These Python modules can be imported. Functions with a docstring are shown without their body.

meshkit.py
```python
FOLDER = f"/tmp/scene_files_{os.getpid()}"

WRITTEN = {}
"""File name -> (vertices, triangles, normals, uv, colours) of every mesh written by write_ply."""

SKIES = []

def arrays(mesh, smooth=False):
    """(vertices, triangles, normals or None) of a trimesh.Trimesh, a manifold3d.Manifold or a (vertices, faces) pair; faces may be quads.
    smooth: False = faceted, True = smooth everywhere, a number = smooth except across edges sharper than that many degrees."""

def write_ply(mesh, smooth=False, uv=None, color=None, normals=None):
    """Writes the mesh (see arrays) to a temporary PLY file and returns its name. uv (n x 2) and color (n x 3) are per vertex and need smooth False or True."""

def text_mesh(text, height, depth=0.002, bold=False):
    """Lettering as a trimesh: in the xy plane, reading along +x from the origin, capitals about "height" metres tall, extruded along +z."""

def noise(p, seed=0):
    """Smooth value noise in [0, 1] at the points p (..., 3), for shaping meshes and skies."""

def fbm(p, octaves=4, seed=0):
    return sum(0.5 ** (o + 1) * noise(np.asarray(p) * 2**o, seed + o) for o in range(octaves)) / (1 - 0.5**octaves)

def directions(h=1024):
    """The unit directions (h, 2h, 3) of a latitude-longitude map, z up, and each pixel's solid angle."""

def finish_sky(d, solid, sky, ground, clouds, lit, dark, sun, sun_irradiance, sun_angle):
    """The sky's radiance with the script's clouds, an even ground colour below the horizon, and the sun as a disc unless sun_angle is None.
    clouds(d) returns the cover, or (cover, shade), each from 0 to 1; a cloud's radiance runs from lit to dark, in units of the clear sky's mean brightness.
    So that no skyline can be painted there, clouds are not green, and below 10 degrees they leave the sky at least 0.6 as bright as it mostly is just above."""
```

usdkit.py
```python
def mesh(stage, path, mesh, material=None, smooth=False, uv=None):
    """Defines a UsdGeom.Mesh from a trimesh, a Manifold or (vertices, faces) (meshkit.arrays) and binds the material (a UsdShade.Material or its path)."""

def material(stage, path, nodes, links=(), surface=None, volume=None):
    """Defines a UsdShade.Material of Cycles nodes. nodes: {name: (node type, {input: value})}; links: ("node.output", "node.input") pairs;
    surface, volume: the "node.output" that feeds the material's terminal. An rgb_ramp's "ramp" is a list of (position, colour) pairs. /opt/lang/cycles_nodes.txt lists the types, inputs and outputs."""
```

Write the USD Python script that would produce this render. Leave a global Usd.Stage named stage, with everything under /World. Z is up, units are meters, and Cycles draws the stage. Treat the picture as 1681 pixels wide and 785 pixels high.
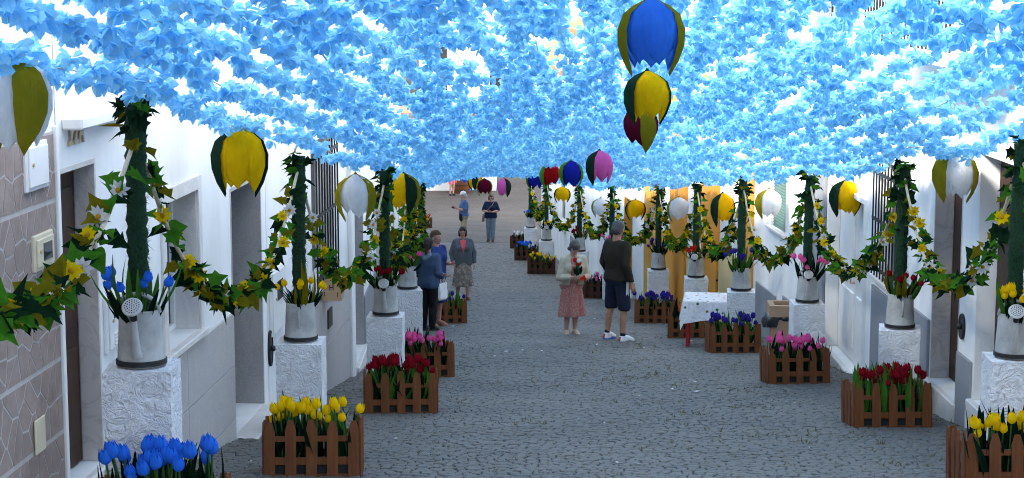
import math, numpy as np, trimesh, manifold3d as m3, usdkit, meshkit
from pxr import Usd, UsdGeom, UsdLux, UsdShade, Sdf, Gf, Vt
from shapely.geometry import Polygon, box as sbox, Point
from shapely.ops import unary_union

stage = Usd.Stage.CreateInMemory()
UsdGeom.SetStageUpAxis(stage, 'Z')
world = UsdGeom.Xform.Define(stage, '/World')
stage.SetDefaultPrim(world.GetPrim())
UsdGeom.Scope.Define(stage, '/World/Looks')

# ------------------------------------------------------------------ camera, sky, sun, exposure
EYE, PITCH, FPX = 1.85, math.radians(8.0), 3000.0     # eye height, downward tilt, focal length in units of a 1681 wide picture
cam = UsdGeom.Camera.Define(stage, '/World/camera')
cam.CreateHorizontalApertureAttr(36.0)
cam.CreateVerticalApertureAttr(36.0 * 478 / 1024)
cam.CreateFocalLengthAttr(36.0 * FPX / 1681)
cam.CreateClippingRangeAttr(Gf.Vec2f(0.1, 2000))
cam.CreateExposureAttr(2.2)
cx = UsdGeom.Xformable(cam)
cx.AddTranslateOp().Set(Gf.Vec3d(0, 0, EYE))
cx.AddRotateXOp().Set(90.0 - 8.0)
SUN_EL, SUN_ROT = math.radians(38.0), math.radians(-128.0)   # towards the sun: behind the camera, over the roofs on the left
sky_mat = usdkit.material(stage, '/World/Looks/sky_air', {
    'sky': ('sky_texture', {'sky_type': 'single_scattering', 'sun_disc': False, 'sun_elevation': SUN_EL, 'sun_rotation': SUN_ROT, 'aerosol_density': 2.0}),
    'tc': ('texture_coordinate', {}),
    'n': ('noise_texture', {'scale': 2.2, 'detail': 5.0, 'roughness': 0.55}),
    'r': ('rgb_ramp', {'ramp': [(0.25, (.45, .45, .45)), (0.7, (.85, .85, .85))]}),
    'm': ('mix', {'mix_type': 'mix', 'color2': (8.2, 8.6, 9.2)}),
    'b': ('background_shader', {'strength': 0.1})},
    [('tc.generated', 'n.vector'), ('n.fac', 'r.fac'), ('r.color', 'm.fac'), ('sky.color', 'm.color1'), ('m.color', 'b.color')], surface='b.background')
sky = UsdLux.DomeLight.Define(stage, '/World/sky')
UsdShade.MaterialBindingAPI.Apply(sky.GetPrim()).Bind(sky_mat)
sky.GetPrim().SetCustomDataByKey('kind', 'structure')
sun = UsdLux.DistantLight.Define(stage, '/World/sun')
sun.CreateIntensityAttr(0.5)
sun.CreateAngleAttr(12.0)
sun.CreateColorAttr(Gf.Vec3f(1.0, 0.94, 0.85))
UsdLux.LightAPI(sun.GetPrim()).CreateNormalizeAttr(True)
sx = UsdGeom.Xformable(sun)
sx.AddRotateZOp().Set(-math.degrees(SUN_ROT) + 180 - 180)
sx.AddRotateXOp().Set(-(90 - math.degrees(SUN_EL)))

# ------------------------------------------------------------------ geometry of the place
def rnd(seed):
    return np.random.RandomState(seed)

from scipy.interpolate import PchipInterpolator
_gy = np.array([-60, -10, 0, 12.7, 20, 26.2, 38.9, 61.9, 100, 150, 260, 600.])
_gz = np.array([6.5, -.51 + 1.85, 0, -1.70, -2.67, -3.42, -4.95, -6.95, -9.85, -9.5, 4.0, 8.0])
_gz[1] = 1.34
_G = PchipInterpolator(_gy, _gz)
def G(x, y):
    """height of the street"""
    return _G(y) + 0.0 * np.asarray(x, float)

def at(u, v, d):
    """a pixel of the 1681 x 785 photograph at the level distance d (metres along +y)"""
    a, b = (u - 840.5) / FPX, (v - 392.5) / FPX
    f = np.array([0, math.cos(PITCH), -math.sin(PITCH)]); dn = np.array([0, -math.sin(PITCH), -math.cos(PITCH)])
    r = f + dn * b + np.array([a, 0, 0])
    return np.array([0, 0, EYE]) + r * (d / r[1])

def on_ground(u, v):
    lo, hi = 3.0, 200.0
    for _ in range(60):
        mid = (lo + hi) / 2
        p = at(u, v, mid)
        if p[2] > G(p[0], p[1]): lo = mid
        else: hi = mid
    p = at(u, v, lo); p[2] = G(p[0], p[1])
    return p

LEFT = np.array([(-6, -3.87), (24, -1.77), (30, -2.0), (40, -2.55), (55, -3.4), (70, -4.25), (100, -7.6)])
RIGHT = np.array([(-6, 4.2), (25, 4.15), (29, 3.88), (38, 2.75), (48, 1.55), (62, 1.0), (72, 1.0)])
def wl(y): return np.interp(y, LEFT[:, 0], LEFT[:, 1])
def wr(y): return np.interp(y, RIGHT[:, 0], RIGHT[:, 1])

# ------------------------------------------------------------------ scene helpers
_used = {}
def numbered(path):
    k = _used.get(path, -1) + 1
    _used[path] = k
    return path if k == 0 else '%s_%03d' % (path, k)

def tag(prim, label=None, cat=None, group=None, kind=None):
    p = prim.GetPrim() if hasattr(prim, 'GetPrim') else prim
    if label and len(label.split()) > 16: print('LONG', len(label.split()), label)
    for k, t in (('label', label), ('category', cat), ('group', group), ('kind', kind)):
        if t: p.SetCustomDataByKey(k, t)
    return p

def thing(name, label, cat, loc=(0, 0, 0), rz=0.0, group=None, scale=None, kind=None):
    x = UsdGeom.Xform.Define(stage, numbered('/World/' + name))
    x.AddTranslateOp().Set(Gf.Vec3d(*map(float, loc)))
    if rz: x.AddRotateZOp().Set(math.degrees(rz))
    if scale is not None: x.AddScaleOp().Set(Gf.Vec3f(*np.broadcast_to(scale, 3).astype(float).tolist()))
    return tag(x, label, cat, group, kind)

def copy(src, label, loc, rz=0.0, group=None, rx=0.0, ry=0.0, scale=1.0):
    p = src.GetPath()
    base = '/World/' + p.name.rstrip('0123456789').rstrip('_') if p.name[-1].isdigit() else '/World/' + p.name
    x = UsdGeom.Xform.Define(stage, numbered(base))
    pr = x.GetPrim()
    pr.GetReferences().AddInternalReference(p)
    x.ClearXformOpOrder()
    x.AddTranslateOp(opSuffix='at').Set(Gf.Vec3d(*map(float, loc)))
    x.AddRotateXYZOp(opSuffix='turn').Set(Gf.Vec3f(math.degrees(rx), math.degrees(ry), math.degrees(rz)))
    x.AddScaleOp(opSuffix='size').Set(Gf.Vec3f(*np.broadcast_to(scale, 3).astype(float).tolist()))
    pr.SetInstanceable(True)
    tag(pr, label, src.GetCustomDataByKey('category'), group or src.GetCustomDataByKey('group'))
    return pr

def normals(v, f, smooth):
    n = np.zeros_like(v)
    c = np.cross(v[f[:, 1]] - v[f[:, 0]], v[f[:, 2]] - v[f[:, 0]])
    for k in range(3): np.add.at(n, f[:, k], c)
    l = np.linalg.norm(n, axis=1, keepdims=True)
    return np.where(l > 0, n / np.maximum(l, 1e-30), [0, 0, 1.0])

def obj(name, mesh, mat, parent=None, smooth=False, label=None, kind=None, cat=None, group=None):
    """one Mesh prim; smooth: False, True (all over) or an angle"""
    root = '/World' if parent is None else str(parent.GetPath())
    path = numbered(root + '/' + name)
    if smooth is True:
        v, f = VF(mesh)
        m = _define(path, v, f, normals(v, f, True), mat)
    elif smooth is False:
        v, f = VF(mesh)
        m = _define(path, v, f, None, mat)
    else:
        v, f = VF(mesh)
        m = usdkit.mesh(stage, path, trimesh.Trimesh(v, f, process=True), mat, smooth=smooth)
    return tag(m, label, cat, group, kind)

def VF(mesh):
    if isinstance(mesh, MB): return mesh.vf()
    if hasattr(mesh, 'to_mesh'):
        m = mesh.to_mesh(); return np.array(m.vert_properties[:, :3], float), np.array(m.tri_verts, int)
    if isinstance(mesh, tuple): return np.asarray(mesh[0], float), np.asarray(mesh[1], int)
    return np.asarray(mesh.vertices, float), np.asarray(mesh.faces, int)

def _define(path, v, f, n, mat):
    m = UsdGeom.Mesh.Define(stage, path)
    m.CreatePointsAttr(Vt.Vec3fArray.FromNumpy(v.astype(np.float32)))
    m.CreateFaceVertexCountsAttr(Vt.IntArray.FromNumpy(np.full(len(f), 3, np.int32)))
    m.CreateFaceVertexIndicesAttr(Vt.IntArray.FromNumpy(f.astype(np.int32).ravel()))
    m.CreateSubdivisionSchemeAttr('none')
    if n is not None:
        m.CreateNormalsAttr(Vt.Vec3fArray.FromNumpy(n.astype(np.float32)))
        m.SetNormalsInterpolation('vertex')
    UsdShade.MaterialBindingAPI.Apply(m.GetPrim()).Bind(mat)
    return m

class MB:
    """gathers pieces of one mesh"""
    def __init__(s): s.v, s.f, s.n = [], [], 0
    def add(s, v, f=None):
        if f is None: v, f = VF(v)
        v = np.asarray(v, float); f = np.asarray(f, int)
        if f.shape[1] == 4: f = np.vstack([f[:, [0, 1, 2]], f[:, [0, 2, 3]]])
        s.v.append(v); s.f.append(f + s.n); s.n += len(v)
        return s
    def vf(s): return np.vstack(s.v), np.vstack(s.f)
    def box(s, x0, x1, y0, y1, z0, z1, b=0.0):
        return s.add(*bevbox(x0, x1, y0, y1, z0, z1, b))
    def tube(s, pts, r, sides=6, cap=True): return s.add(*tube(pts, r, sides, cap))

_cube_f = np.array([[0, 2, 3, 1], [4, 5, 7, 6], [0, 1, 5, 4], [2, 6, 7, 3], [0, 4, 6, 2], [1, 3, 7, 5]])
def bevbox(x0, x1, y0, y1, z0, z1, b=0.0):
    x0, x1 = min(x0, x1), max(x0, x1); y0, y1 = min(y0, y1), max(y0, y1); z0, z1 = min(z0, z1), max(z0, z1)
    if b <= 0:
        v = np.array([(x, y, z) for z in (z0, z1) for y in (y0, y1) for x in (x0, x1)])
        f = _cube_f
        return v, np.vstack([f[:, [0, 1, 2]], f[:, [0, 2, 3]]])
    b = min(b, .45 * min(x1 - x0, y1 - y0, z1 - z0))
    pts = []
    for z in (z0, z1):
        for y in (y0, y1):
            for x in (x0, x1):
                sx_, sy_, sz_ = (1 if x == x0 else -1), (1 if y == y0 else -1), (1 if z == z0 else -1)
                pts += [(x + sx_ * b, y + sy_ * b, z), (x + sx_ * b, y, z + sz_ * b), (x, y + sy_ * b, z + sz_ * b)]
    return VF(m3.Manifold.hull_points(np.array(pts)))

def tube(pts, r, sides=6, cap=True):
    p = np.asarray(pts, float)
    r = np.broadcast_to(np.asarray(r, float), (len(p),))
    t = np.gradient(p, axis=0); t /= np.linalg.norm(t, axis=1, keepdims=True) + 1e-12
    a = np.zeros_like(t)
    ref = np.array([0, 0, 1.0]) if abs(t[0, 2]) < .9 else np.array([1.0, 0, 0])
    for i in range(len(p)):
        a[i] = ref - t[i] * (ref @ t[i]); a[i] /= np.linalg.norm(a[i]) + 1e-12; ref = a[i]
    b = np.cross(t, a)
    an = np.arange(sides) * 2 * np.pi / sides
    v = (p[:, None] + r[:, None, None] * (np.cos(an)[None, :, None] * a[:, None] + np.sin(an)[None, :, None] * b[:, None])).reshape(-1, 3)
    i, j = np.meshgrid(np.arange(len(p) - 1), np.arange(sides), indexing='ij')
    q = np.stack([i * sides + j, i * sides + (j + 1) % sides, (i + 1) * sides + (j + 1) % sides, (i + 1) * sides + j], -1).reshape(-1, 4)
    f = np.vstack([q[:, [0, 1, 2]], q[:, [0, 2, 3]]])
    if cap:
        n = len(v)
        v = np.vstack([v, p[0], p[-1]])
        k = np.arange(sides); k2 = (k + 1) % sides; o = (len(p) - 1) * sides
        f = np.vstack([f, np.stack([np.full(sides, n), k2, k], 1), np.stack([np.full(sides, n + 1), o + k, o + k2], 1)])
    return v, f

def lathe(prof, sides=24, close=True):
    """prof: (r, z) from bottom to top"""
    pr = np.asarray(prof, float); an = np.arange(sides) * 2 * np.pi / sides
    v = np.stack([pr[:, None, 0] * np.cos(an), pr[:, None, 0] * np.sin(an), np.repeat(pr[:, None, 1], sides, 1)], -1).reshape(-1, 3)
    i, j = np.meshgrid(np.arange(len(pr) - 1), np.arange(sides), indexing='ij')
    q = np.stack([i * sides + j, i * sides + (j + 1) % sides, (i + 1) * sides + (j + 1) % sides, (i + 1) * sides + j], -1).reshape(-1, 4)
    return v, np.vstack([q[:, [0, 1, 2]], q[:, [0, 2, 3]]])

def rotz(a): c, s = math.cos(a), math.sin(a); return np.array([[c, -s, 0], [s, c, 0], [0, 0, 1.0]])
def rotx(a): c, s = math.cos(a), math.sin(a); return np.array([[1, 0, 0], [0, c, -s], [0, s, c]])
def roty(a): c, s = math.cos(a), math.sin(a); return np.array([[c, 0, s], [0, 1, 0], [-s, 0, c]])

# ------------------------------------------------------------------ materials
def M(name, nodes, links=(), surface=None): return usdkit.material(stage, '/World/Looks/' + name, nodes, links, surface)

def plain(name, col, rough=0.6, var=0.12, scale=6.0, bump=0.0, bscale=40.0, spec=0.3, island=0.0, coat=None):
    """a colour with soft noise variation, an optional fine relief and an optional variation from piece to piece"""
    c = np.array(col, float)
    nodes = {'tc': ('texture_coordinate', {}), 'n': ('noise_texture', {'scale': scale, 'detail': 5.0, 'roughness': .6}),
             'r': ('rgb_ramp', {'ramp': [(.3, tuple(c * (1 - var))), (.7, tuple(np.minimum(c * (1 + var), .95)))]}),
             'p': ('principled_bsdf', {'roughness': rough, 'specular_ior_level': spec})}
    links = [('tc.object', 'n.vector'), ('n.fac', 'r.fac')]
    out = 'r.color'
    if island:
        nodes['g'] = ('geometry', {})
        nodes['ir'] = ('rgb_ramp', {'ramp': [(0, (1 - island,) * 3), (1, (1 + island,) * 3)]})
        nodes['im'] = ('mix', {'mix_type': 'multiply', 'fac': 1.0})
        links += [('g.random_per_island', 'ir.fac'), ('r.color', 'im.color1'), ('ir.color', 'im.color2')]
        out = 'im.color'
    links.append((out, 'p.base_color'))
    if bump:
        nodes['n2'] = ('noise_texture', {'scale': bscale, 'detail': 6.0, 'roughness': .65})
        nodes['b'] = ('bump', {'strength': min(1.0, bump), 'distance': .01})
        links += [('tc.object', 'n2.vector'), ('n2.fac', 'b.height'), ('b.normal', 'p.normal')]
    return M(name, nodes, links, 'p.BSDF')

def cloth(name, col, trans=0.35, var=.15, pleat=0.0, island=.25):
    """felt or paper: lets some light through"""
    c = np.array(col, float)
    return M(name, {'tc': ('texture_coordinate', {}), 'n': ('noise_texture', {'scale': 14.0, 'detail': 4.0}),
        'g': ('geometry', {}), 'ir': ('rgb_ramp', {'ramp': [(0, (1 - island,) * 3), (1, (1 + island,) * 3)]}),
        'r': ('rgb_ramp', {'ramp': [(.3, tuple(c * (1 - var))), (.7, tuple(np.minimum(c * (1 + var), .95)))]}),
        'im': ('mix', {'mix_type': 'multiply', 'fac': 1.0}),
        'd': ('diffuse_bsdf', {'roughness': .5}), 't': ('translucent_bsdf', {}), 'x': ('mix_closure', {'fac': trans}),
        'mp': ('mapping', {'scale': (26.0, 26.0, 2.5)}), 'pn': ('noise_texture', {'scale': 1.0, 'detail': 5.0, 'roughness': .6, 'distortion': .8}), 'b': ('bump', {'strength': max(.001, pleat), 'distance': .02})},
        [('tc.object', 'mp.vector'), ('mp.vector', 'pn.vector'), ('pn.fac', 'b.height')] + ([('b.normal', 'd.normal'), ('b.normal', 't.normal')] if pleat else []) + [('tc.object', 'n.vector'), ('n.fac', 'r.fac'), ('g.random_per_island', 'ir.fac'), ('r.color', 'im.color1'), ('ir.color', 'im.color2'),
         ('im.color', 'd.color'), ('im.color', 't.color'), ('d.BSDF', 'x.closure1'), ('t.BSDF', 'x.closure2')], 'x.closure')

def paper_ramp(name, ramp, trans):
    return M(name, {'g': ('geometry', {}), 'r': ('rgb_ramp', {'ramp': ramp}),
        'd': ('diffuse_bsdf', {}), 't': ('translucent_bsdf', {}), 'x': ('mix_closure', {'fac': trans})},
        [('g.random_per_island', 'r.fac'), ('r.color', 'd.color'), ('r.color', 't.color'), ('d.BSDF', 'x.closure1'), ('t.BSDF', 'x.closure2')], 'x.closure')

PAPER = paper_ramp('blue_paper', [(0, (.33, .70, .945)), (.15, (.45, .84, .97)), (.4, (.52, .915, .982)), (.6, (.62, .94, .985)), (.74, (.77, .885, .985)), (.88, (.91, .97, .988)), (1, (.98, .985, .99))], .72)

def lime(name, col, dirt=.18):
    """lime-washed wall: brushed unevenness, faint streaks"""
    c = np.array(col, float)
    return M(name, {'tc': ('texture_coordinate', {}), 'mp': ('mapping', {'scale': (1.2, 1.2, .35)}),
        'n': ('noise_texture', {'scale': 1.6, 'detail': 7.0, 'roughness': .62}), 'n2': ('noise_texture', {'scale': 34.0, 'detail': 5.0}), 'n3': ('noise_texture', {'scale': 3.2, 'detail': 3.0}),
        'r': ('rgb_ramp', {'ramp': [(.25, tuple(c * (1 - dirt))), (.6, tuple(c)), (.8, tuple(np.minimum(c * 1.04, .9)))]}),
        'ad': ('math', {'math_type': 'multiply_add', 'value2': .25}),
        'b': ('bump', {'strength': .35, 'distance': .012}), 'p': ('principled_bsdf', {'roughness': .85, 'specular_ior_level': .2})},
        [('tc.object', 'mp.vector'), ('mp.vector', 'n.vector'), ('tc.object', 'n2.vector'), ('tc.object', 'n3.vector'), ('n.fac', 'r.fac'), ('r.color', 'p.base_color'),
         ('n2.fac', 'ad.value1'), ('n3.fac', 'ad.value3'), ('ad.value', 'b.height'), ('b.normal', 'p.normal')], 'p.BSDF')

def marble(name, base, vein, scale=2.2, amount=.5, rough=.28, speck=0.0):
    b, w = np.array(base, float), np.array(vein, float)
    return M(name, {'tc': ('texture_coordinate', {}), 'n': ('noise_texture', {'scale': scale, 'detail': 8.0, 'roughness': .62, 'distortion': 1.6}),
        'r': ('rgb_ramp', {'ramp': [(.30, tuple(b)), (.44, tuple(b * .96)), (.49, tuple(b * (1 - amount) + w * amount)), (.53, tuple(b * .97)), (.75, tuple(np.minimum(b * 1.05, .9)))]}),
        'n2': ('noise_texture', {'scale': 90.0, 'detail': 3.0}), 'r2': ('rgb_ramp', {'ramp': [(.35, (1 - speck,) * 3), (.65, (1 + speck,) * 3)]}),
        'm': ('mix', {'mix_type': 'multiply', 'fac': 1.0}), 'p': ('principled_bsdf', {'roughness': rough})},
        [('tc.object', 'n.vector'), ('tc.object', 'n2.vector'), ('n.fac', 'r.fac'), ('n2.fac', 'r2.fac'), ('r.color', 'm.color1'), ('r2.color', 'm.color2'), ('m.color', 'p.base_color')], 'p.BSDF')

def wood(name, c0, c1, scale=3.0, rough=.6, axis=2):
    sc = [18.0, 18.0, 18.0]; sc[axis] = 1.4
    return M(name, {'tc': ('texture_coordinate', {}), 'mp': ('mapping', {'scale': tuple(sc)}), 'n': ('noise_texture', {'scale': scale, 'detail': 6.0, 'roughness': .6, 'distortion': .4}),
        'r': ('rgb_ramp', {'ramp': [(.3, c0), (.7, c1)]}), 'b': ('bump', {'strength': .25, 'distance': .004}), 'p': ('principled_bsdf', {'roughness': rough, 'specular_ior_level': .3})},
        [('tc.object', 'mp.vector'), ('mp.vector', 'n.vector'), ('n.fac', 'r.fac'), ('r.color', 'p.base_color'), ('n.fac', 'b.height'), ('b.normal', 'p.normal')], 'p.BSDF')

WHITE = lime('white_limewash', (.80, .80, .79))
GREYDADO = lime('grey_dado_paint', (.26, .27, .29), .2)
OCHRE = lime('ochre_paint', (.58, .30, .06), .15)
CREAM = lime('cream_paint', (.66, .52, .27), .15)
ORANGE = lime('orange_paint', (.66, .28, .04), .12)
MARBLE = marble('pale_marble', (.58, .53, .50), (.36, .30, .29), 2.4, .5)
GREYMARBLE = marble('grey_marble', (.40, .39, .385), (.29, .28, .28), 3.2, .4, .4, .10)
GRANITE = marble('grey_granite', (.42, .405, .40), (.33, .32, .32), 3.0, .4, .4, .14)
STEPSTONE = marble('step_marble', (.66, .64, .62), (.45, .43, .42), 2.0, .4, .45, .05)
CLAD = plain('brown_stone', (.35, .27, .235), .75, .22, 5.0, .5, 28, island=.16)
MORTAR = plain('pale_mortar', (.47, .43, .41), .9, .1, 12, .4, 60)
DARKWOOD = wood('dark_brown_wood', (.022, .010, .006), (.055, .024, .013))
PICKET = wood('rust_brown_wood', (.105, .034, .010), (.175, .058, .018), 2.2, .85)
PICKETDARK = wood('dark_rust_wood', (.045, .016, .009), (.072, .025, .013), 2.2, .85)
PALEWOOD = wood('pale_crate_wood', (.42, .27, .15), (.58, .40, .24), 2.5, .65, 0)
IRON = plain('black_iron', (.018, .018, .02), .5, .2, 20, .2, 80)
BLACK = plain('black_rubber', (.015, .015, .017), .55, .1)
GLASSDARK = plain('dark_pane', (.02, .022, .026), .06, .1, 3, spec=.6)
CREAMPLASTIC = plain('cream_plastic', (.62, .55, .40), .4, .06)
WHITEMETAL = plain('white_enamel', (.74, .74, .73), .38, .05, 4, .05, 30)
BRASS = plain('aged_brass', (.46, .34, .20), .4, .2, 30)
PLASTER = M('white_plaster', {'tc': ('texture_coordinate', {}), 'n0': ('noise_texture', {'scale': 7.0, 'detail': 3.0}), 'mx': ('vector_math', {'math_type': 'multiply_add', 'vector2': (.16, .16, .16)}),
    'n': ('noise_texture', {'scale': 9.0, 'detail': 6.0, 'roughness': .5, 'distortion': 2.2, 'type': 'ridged_multifractal', 'offset': 1.0, 'gain': 2.0}), 'r': ('rgb_ramp', {'ramp': [(.2, (.64, .64, .65)), (.6, (.76, .76, .77))]}),
    'n2': ('noise_texture', {'scale': 5.0, 'detail': 4.0}), 'b': ('bump', {'strength': .75, 'distance': .014}), 'p': ('principled_bsdf', {'roughness': .85, 'specular_ior_level': .2})},
    [('tc.object', 'n0.vector'), ('n0.color', 'mx.vector1'), ('tc.object', 'mx.vector3'), ('mx.vector', 'n.vector'), ('tc.object', 'n2.vector'), ('n2.fac', 'r.fac'), ('r.color', 'p.base_color'), ('n.fac', 'b.height'), ('b.normal', 'p.normal')], 'p.BSDF')
ZINC = plain('pale_zinc_paint', (.38, .376, .36), .5, .24, 7, .4, 22)
ROSEMETAL = plain('pale_rose_metal', (.44, .435, .42), .45, .08)
TINSEL = plain('green_fringe_fabric', (.014, .070, .028), .85, .5, 60, .8, 90, island=.5)
ROPE = plain('cream_rope', (.56, .48, .34), .85, .2, 50, .8, 120)
LEAF_DARK = cloth('dark_green_felt', (.012, .042, .02), .15, island=.4)
LEAF_MID = cloth('bright_green_felt', (.075, .26, .022), .3, island=.35)
LEAF_OLIVE = cloth('olive_felt', (.21, .185, .011), .3, island=.3)
PET_YELLOW = cloth('yellow_felt', (.85, .60, .006), .3, .08)
PET_WHITE = cloth('white_felt', (.80, .80, .80), .3, .05)
PET_GOLD = cloth('golden_felt', (.70, .38, .02), .3, .08)
LAMP_COL = {
    'yellow': cloth('yellow_fabric', (.88, .60, .008), .45, .06, pleat=.55, island=.08), 'white': cloth('white_fabric', (.80, .82, .84), .45, .04, pleat=.55, island=.05),
    'blue': cloth('blue_fabric', (.06, .26, .82), .45, .06, pleat=.55, island=.08), 'dark blue': cloth('deep_blue_fabric', (.02, .03, .38), .3, .06, pleat=.55, island=.08),
    'red': cloth('red_fabric', (.52, .012, .016), .3, .06, pleat=.55, island=.08), 'maroon': cloth('maroon_fabric', (.13, .008, .03), .3, .06, pleat=.55, island=.08),
    'pink': cloth('pink_fabric', (.80, .16, .48), .35, .06, pleat=.55, island=.08), 'olive': cloth('olive_fabric', (.27, .235, .015), .35, .08, pleat=.55, island=.08),
    'dark green': cloth('bottle_green_fabric', (.014, .036, .022), .12, .1, pleat=.55, island=.08), 'green': cloth('grass_green_fabric', (.12, .30, .03), .35, .08, pleat=.55, island=.08)}
TUL_COL = {
    'yellow': cloth('yellow_tulip', (.84, .56, .006), .22, .06, island=.06), 'blue': cloth('blue_tulip', (.03, .17, .72), .2, .06, island=.08),
    'dark red': cloth('dark_red_tulip', (.22, .008, .016), .2, .1, island=.1), 'red': cloth('red_tulip', (.62, .03, .015), .2, .06, island=.08),
    'pink': cloth('pink_tulip', (.80, .11, .36), .22, .06, island=.06), 'purple blue': cloth('violet_tulip', (.045, .03, .30), .2, .1, island=.12),
    'white': cloth('white_tulip', (.80, .80, .78), .25, .05, island=.05), 'orange': cloth('orange_tulip', (.70, .14, .02), .2, .06, island=.06)}
STEM_G = plain('tulip_stem_green', (.03, .09, .015), .6, .2)
BLADE_D = cloth('dark_blade_green', (.008, .024, .014), .12)
BLADE_M = cloth('fresh_blade_green', (.07, .20, .025), .25)
# ------------------------------------------------------------------ the street
def grid_sheet(xs, ys, dz=0.0, amp=.012):
    X, Y = np.meshgrid(xs, ys)
    Z = G(X, Y) + dz + amp * (meshkit.noise(np.stack([X * .9, Y * .9, 0 * X], -1), 3) - .5) * 2
    v = np.stack([X, Y, Z], -1).reshape(-1, 3)
    n = len(xs); i, j = np.meshgrid(np.arange(len(ys) - 1), np.arange(n - 1), indexing='ij')
    q = np.stack([i * n + j, i * n + j + 1, (i + 1) * n + j + 1, (i + 1) * n + j], -1).reshape(-1, 4)
    return v, np.vstack([q[:, [0, 1, 2]], q[:, [0, 2, 3]]])

def ground_z(x, y):
    return float(G(x, y) + .012 * (meshkit.noise(np.array([x * .9, y * .9, 0.0]), 3) - .5) * 2)

EARTH = M('dusty_ground', {'tc': ('texture_coordinate', {}), 'n': ('noise_texture', {'scale': .35, 'detail': 8.0, 'roughness': .65}), 'v': ('voronoi_texture', {'scale': 7.0, 'feature': 'f1'}),
    'mp': ('mapping', {'scale': (1, .8, 1)}), 'n2': ('noise_texture', {'scale': 24.0, 'detail': 4.0}),
    'r': ('rgb_ramp', {'ramp': [(.3, (.055, .046, .040)), (.5, (.075, .063, .055)), (.7, (.095, .081, .071))]}),
    'r2': ('rgb_ramp', {'ramp': [(0, (1.12, 1.12, 1.12)), (.55, (.9, .9, .9)), (1, (.55, .55, .56))]}), 'm': ('mix', {'mix_type': 'multiply', 'fac': .8}),
    'b': ('bump', {'strength': .6, 'distance': .02, 'invert': True}), 'p': ('principled_bsdf', {'roughness': .85, 'specular_ior_level': .25})},
    [('tc.object', 'mp.vector'), ('mp.vector', 'v.vector'), ('tc.object', 'n.vector'), ('n.fac', 'r.fac'), ('v.distance', 'r2.fac'), ('r.color', 'm.color1'), ('r2.color', 'm.color2'),
     ('m.color', 'p.base_color'), ('v.distance', 'b.height'), ('b.normal', 'p.normal')], 'p.BSDF')
JOINT = plain('dark_joint_soil', (.060, .060, .057), .9, .35, 3.0, .6, 30)
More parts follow.
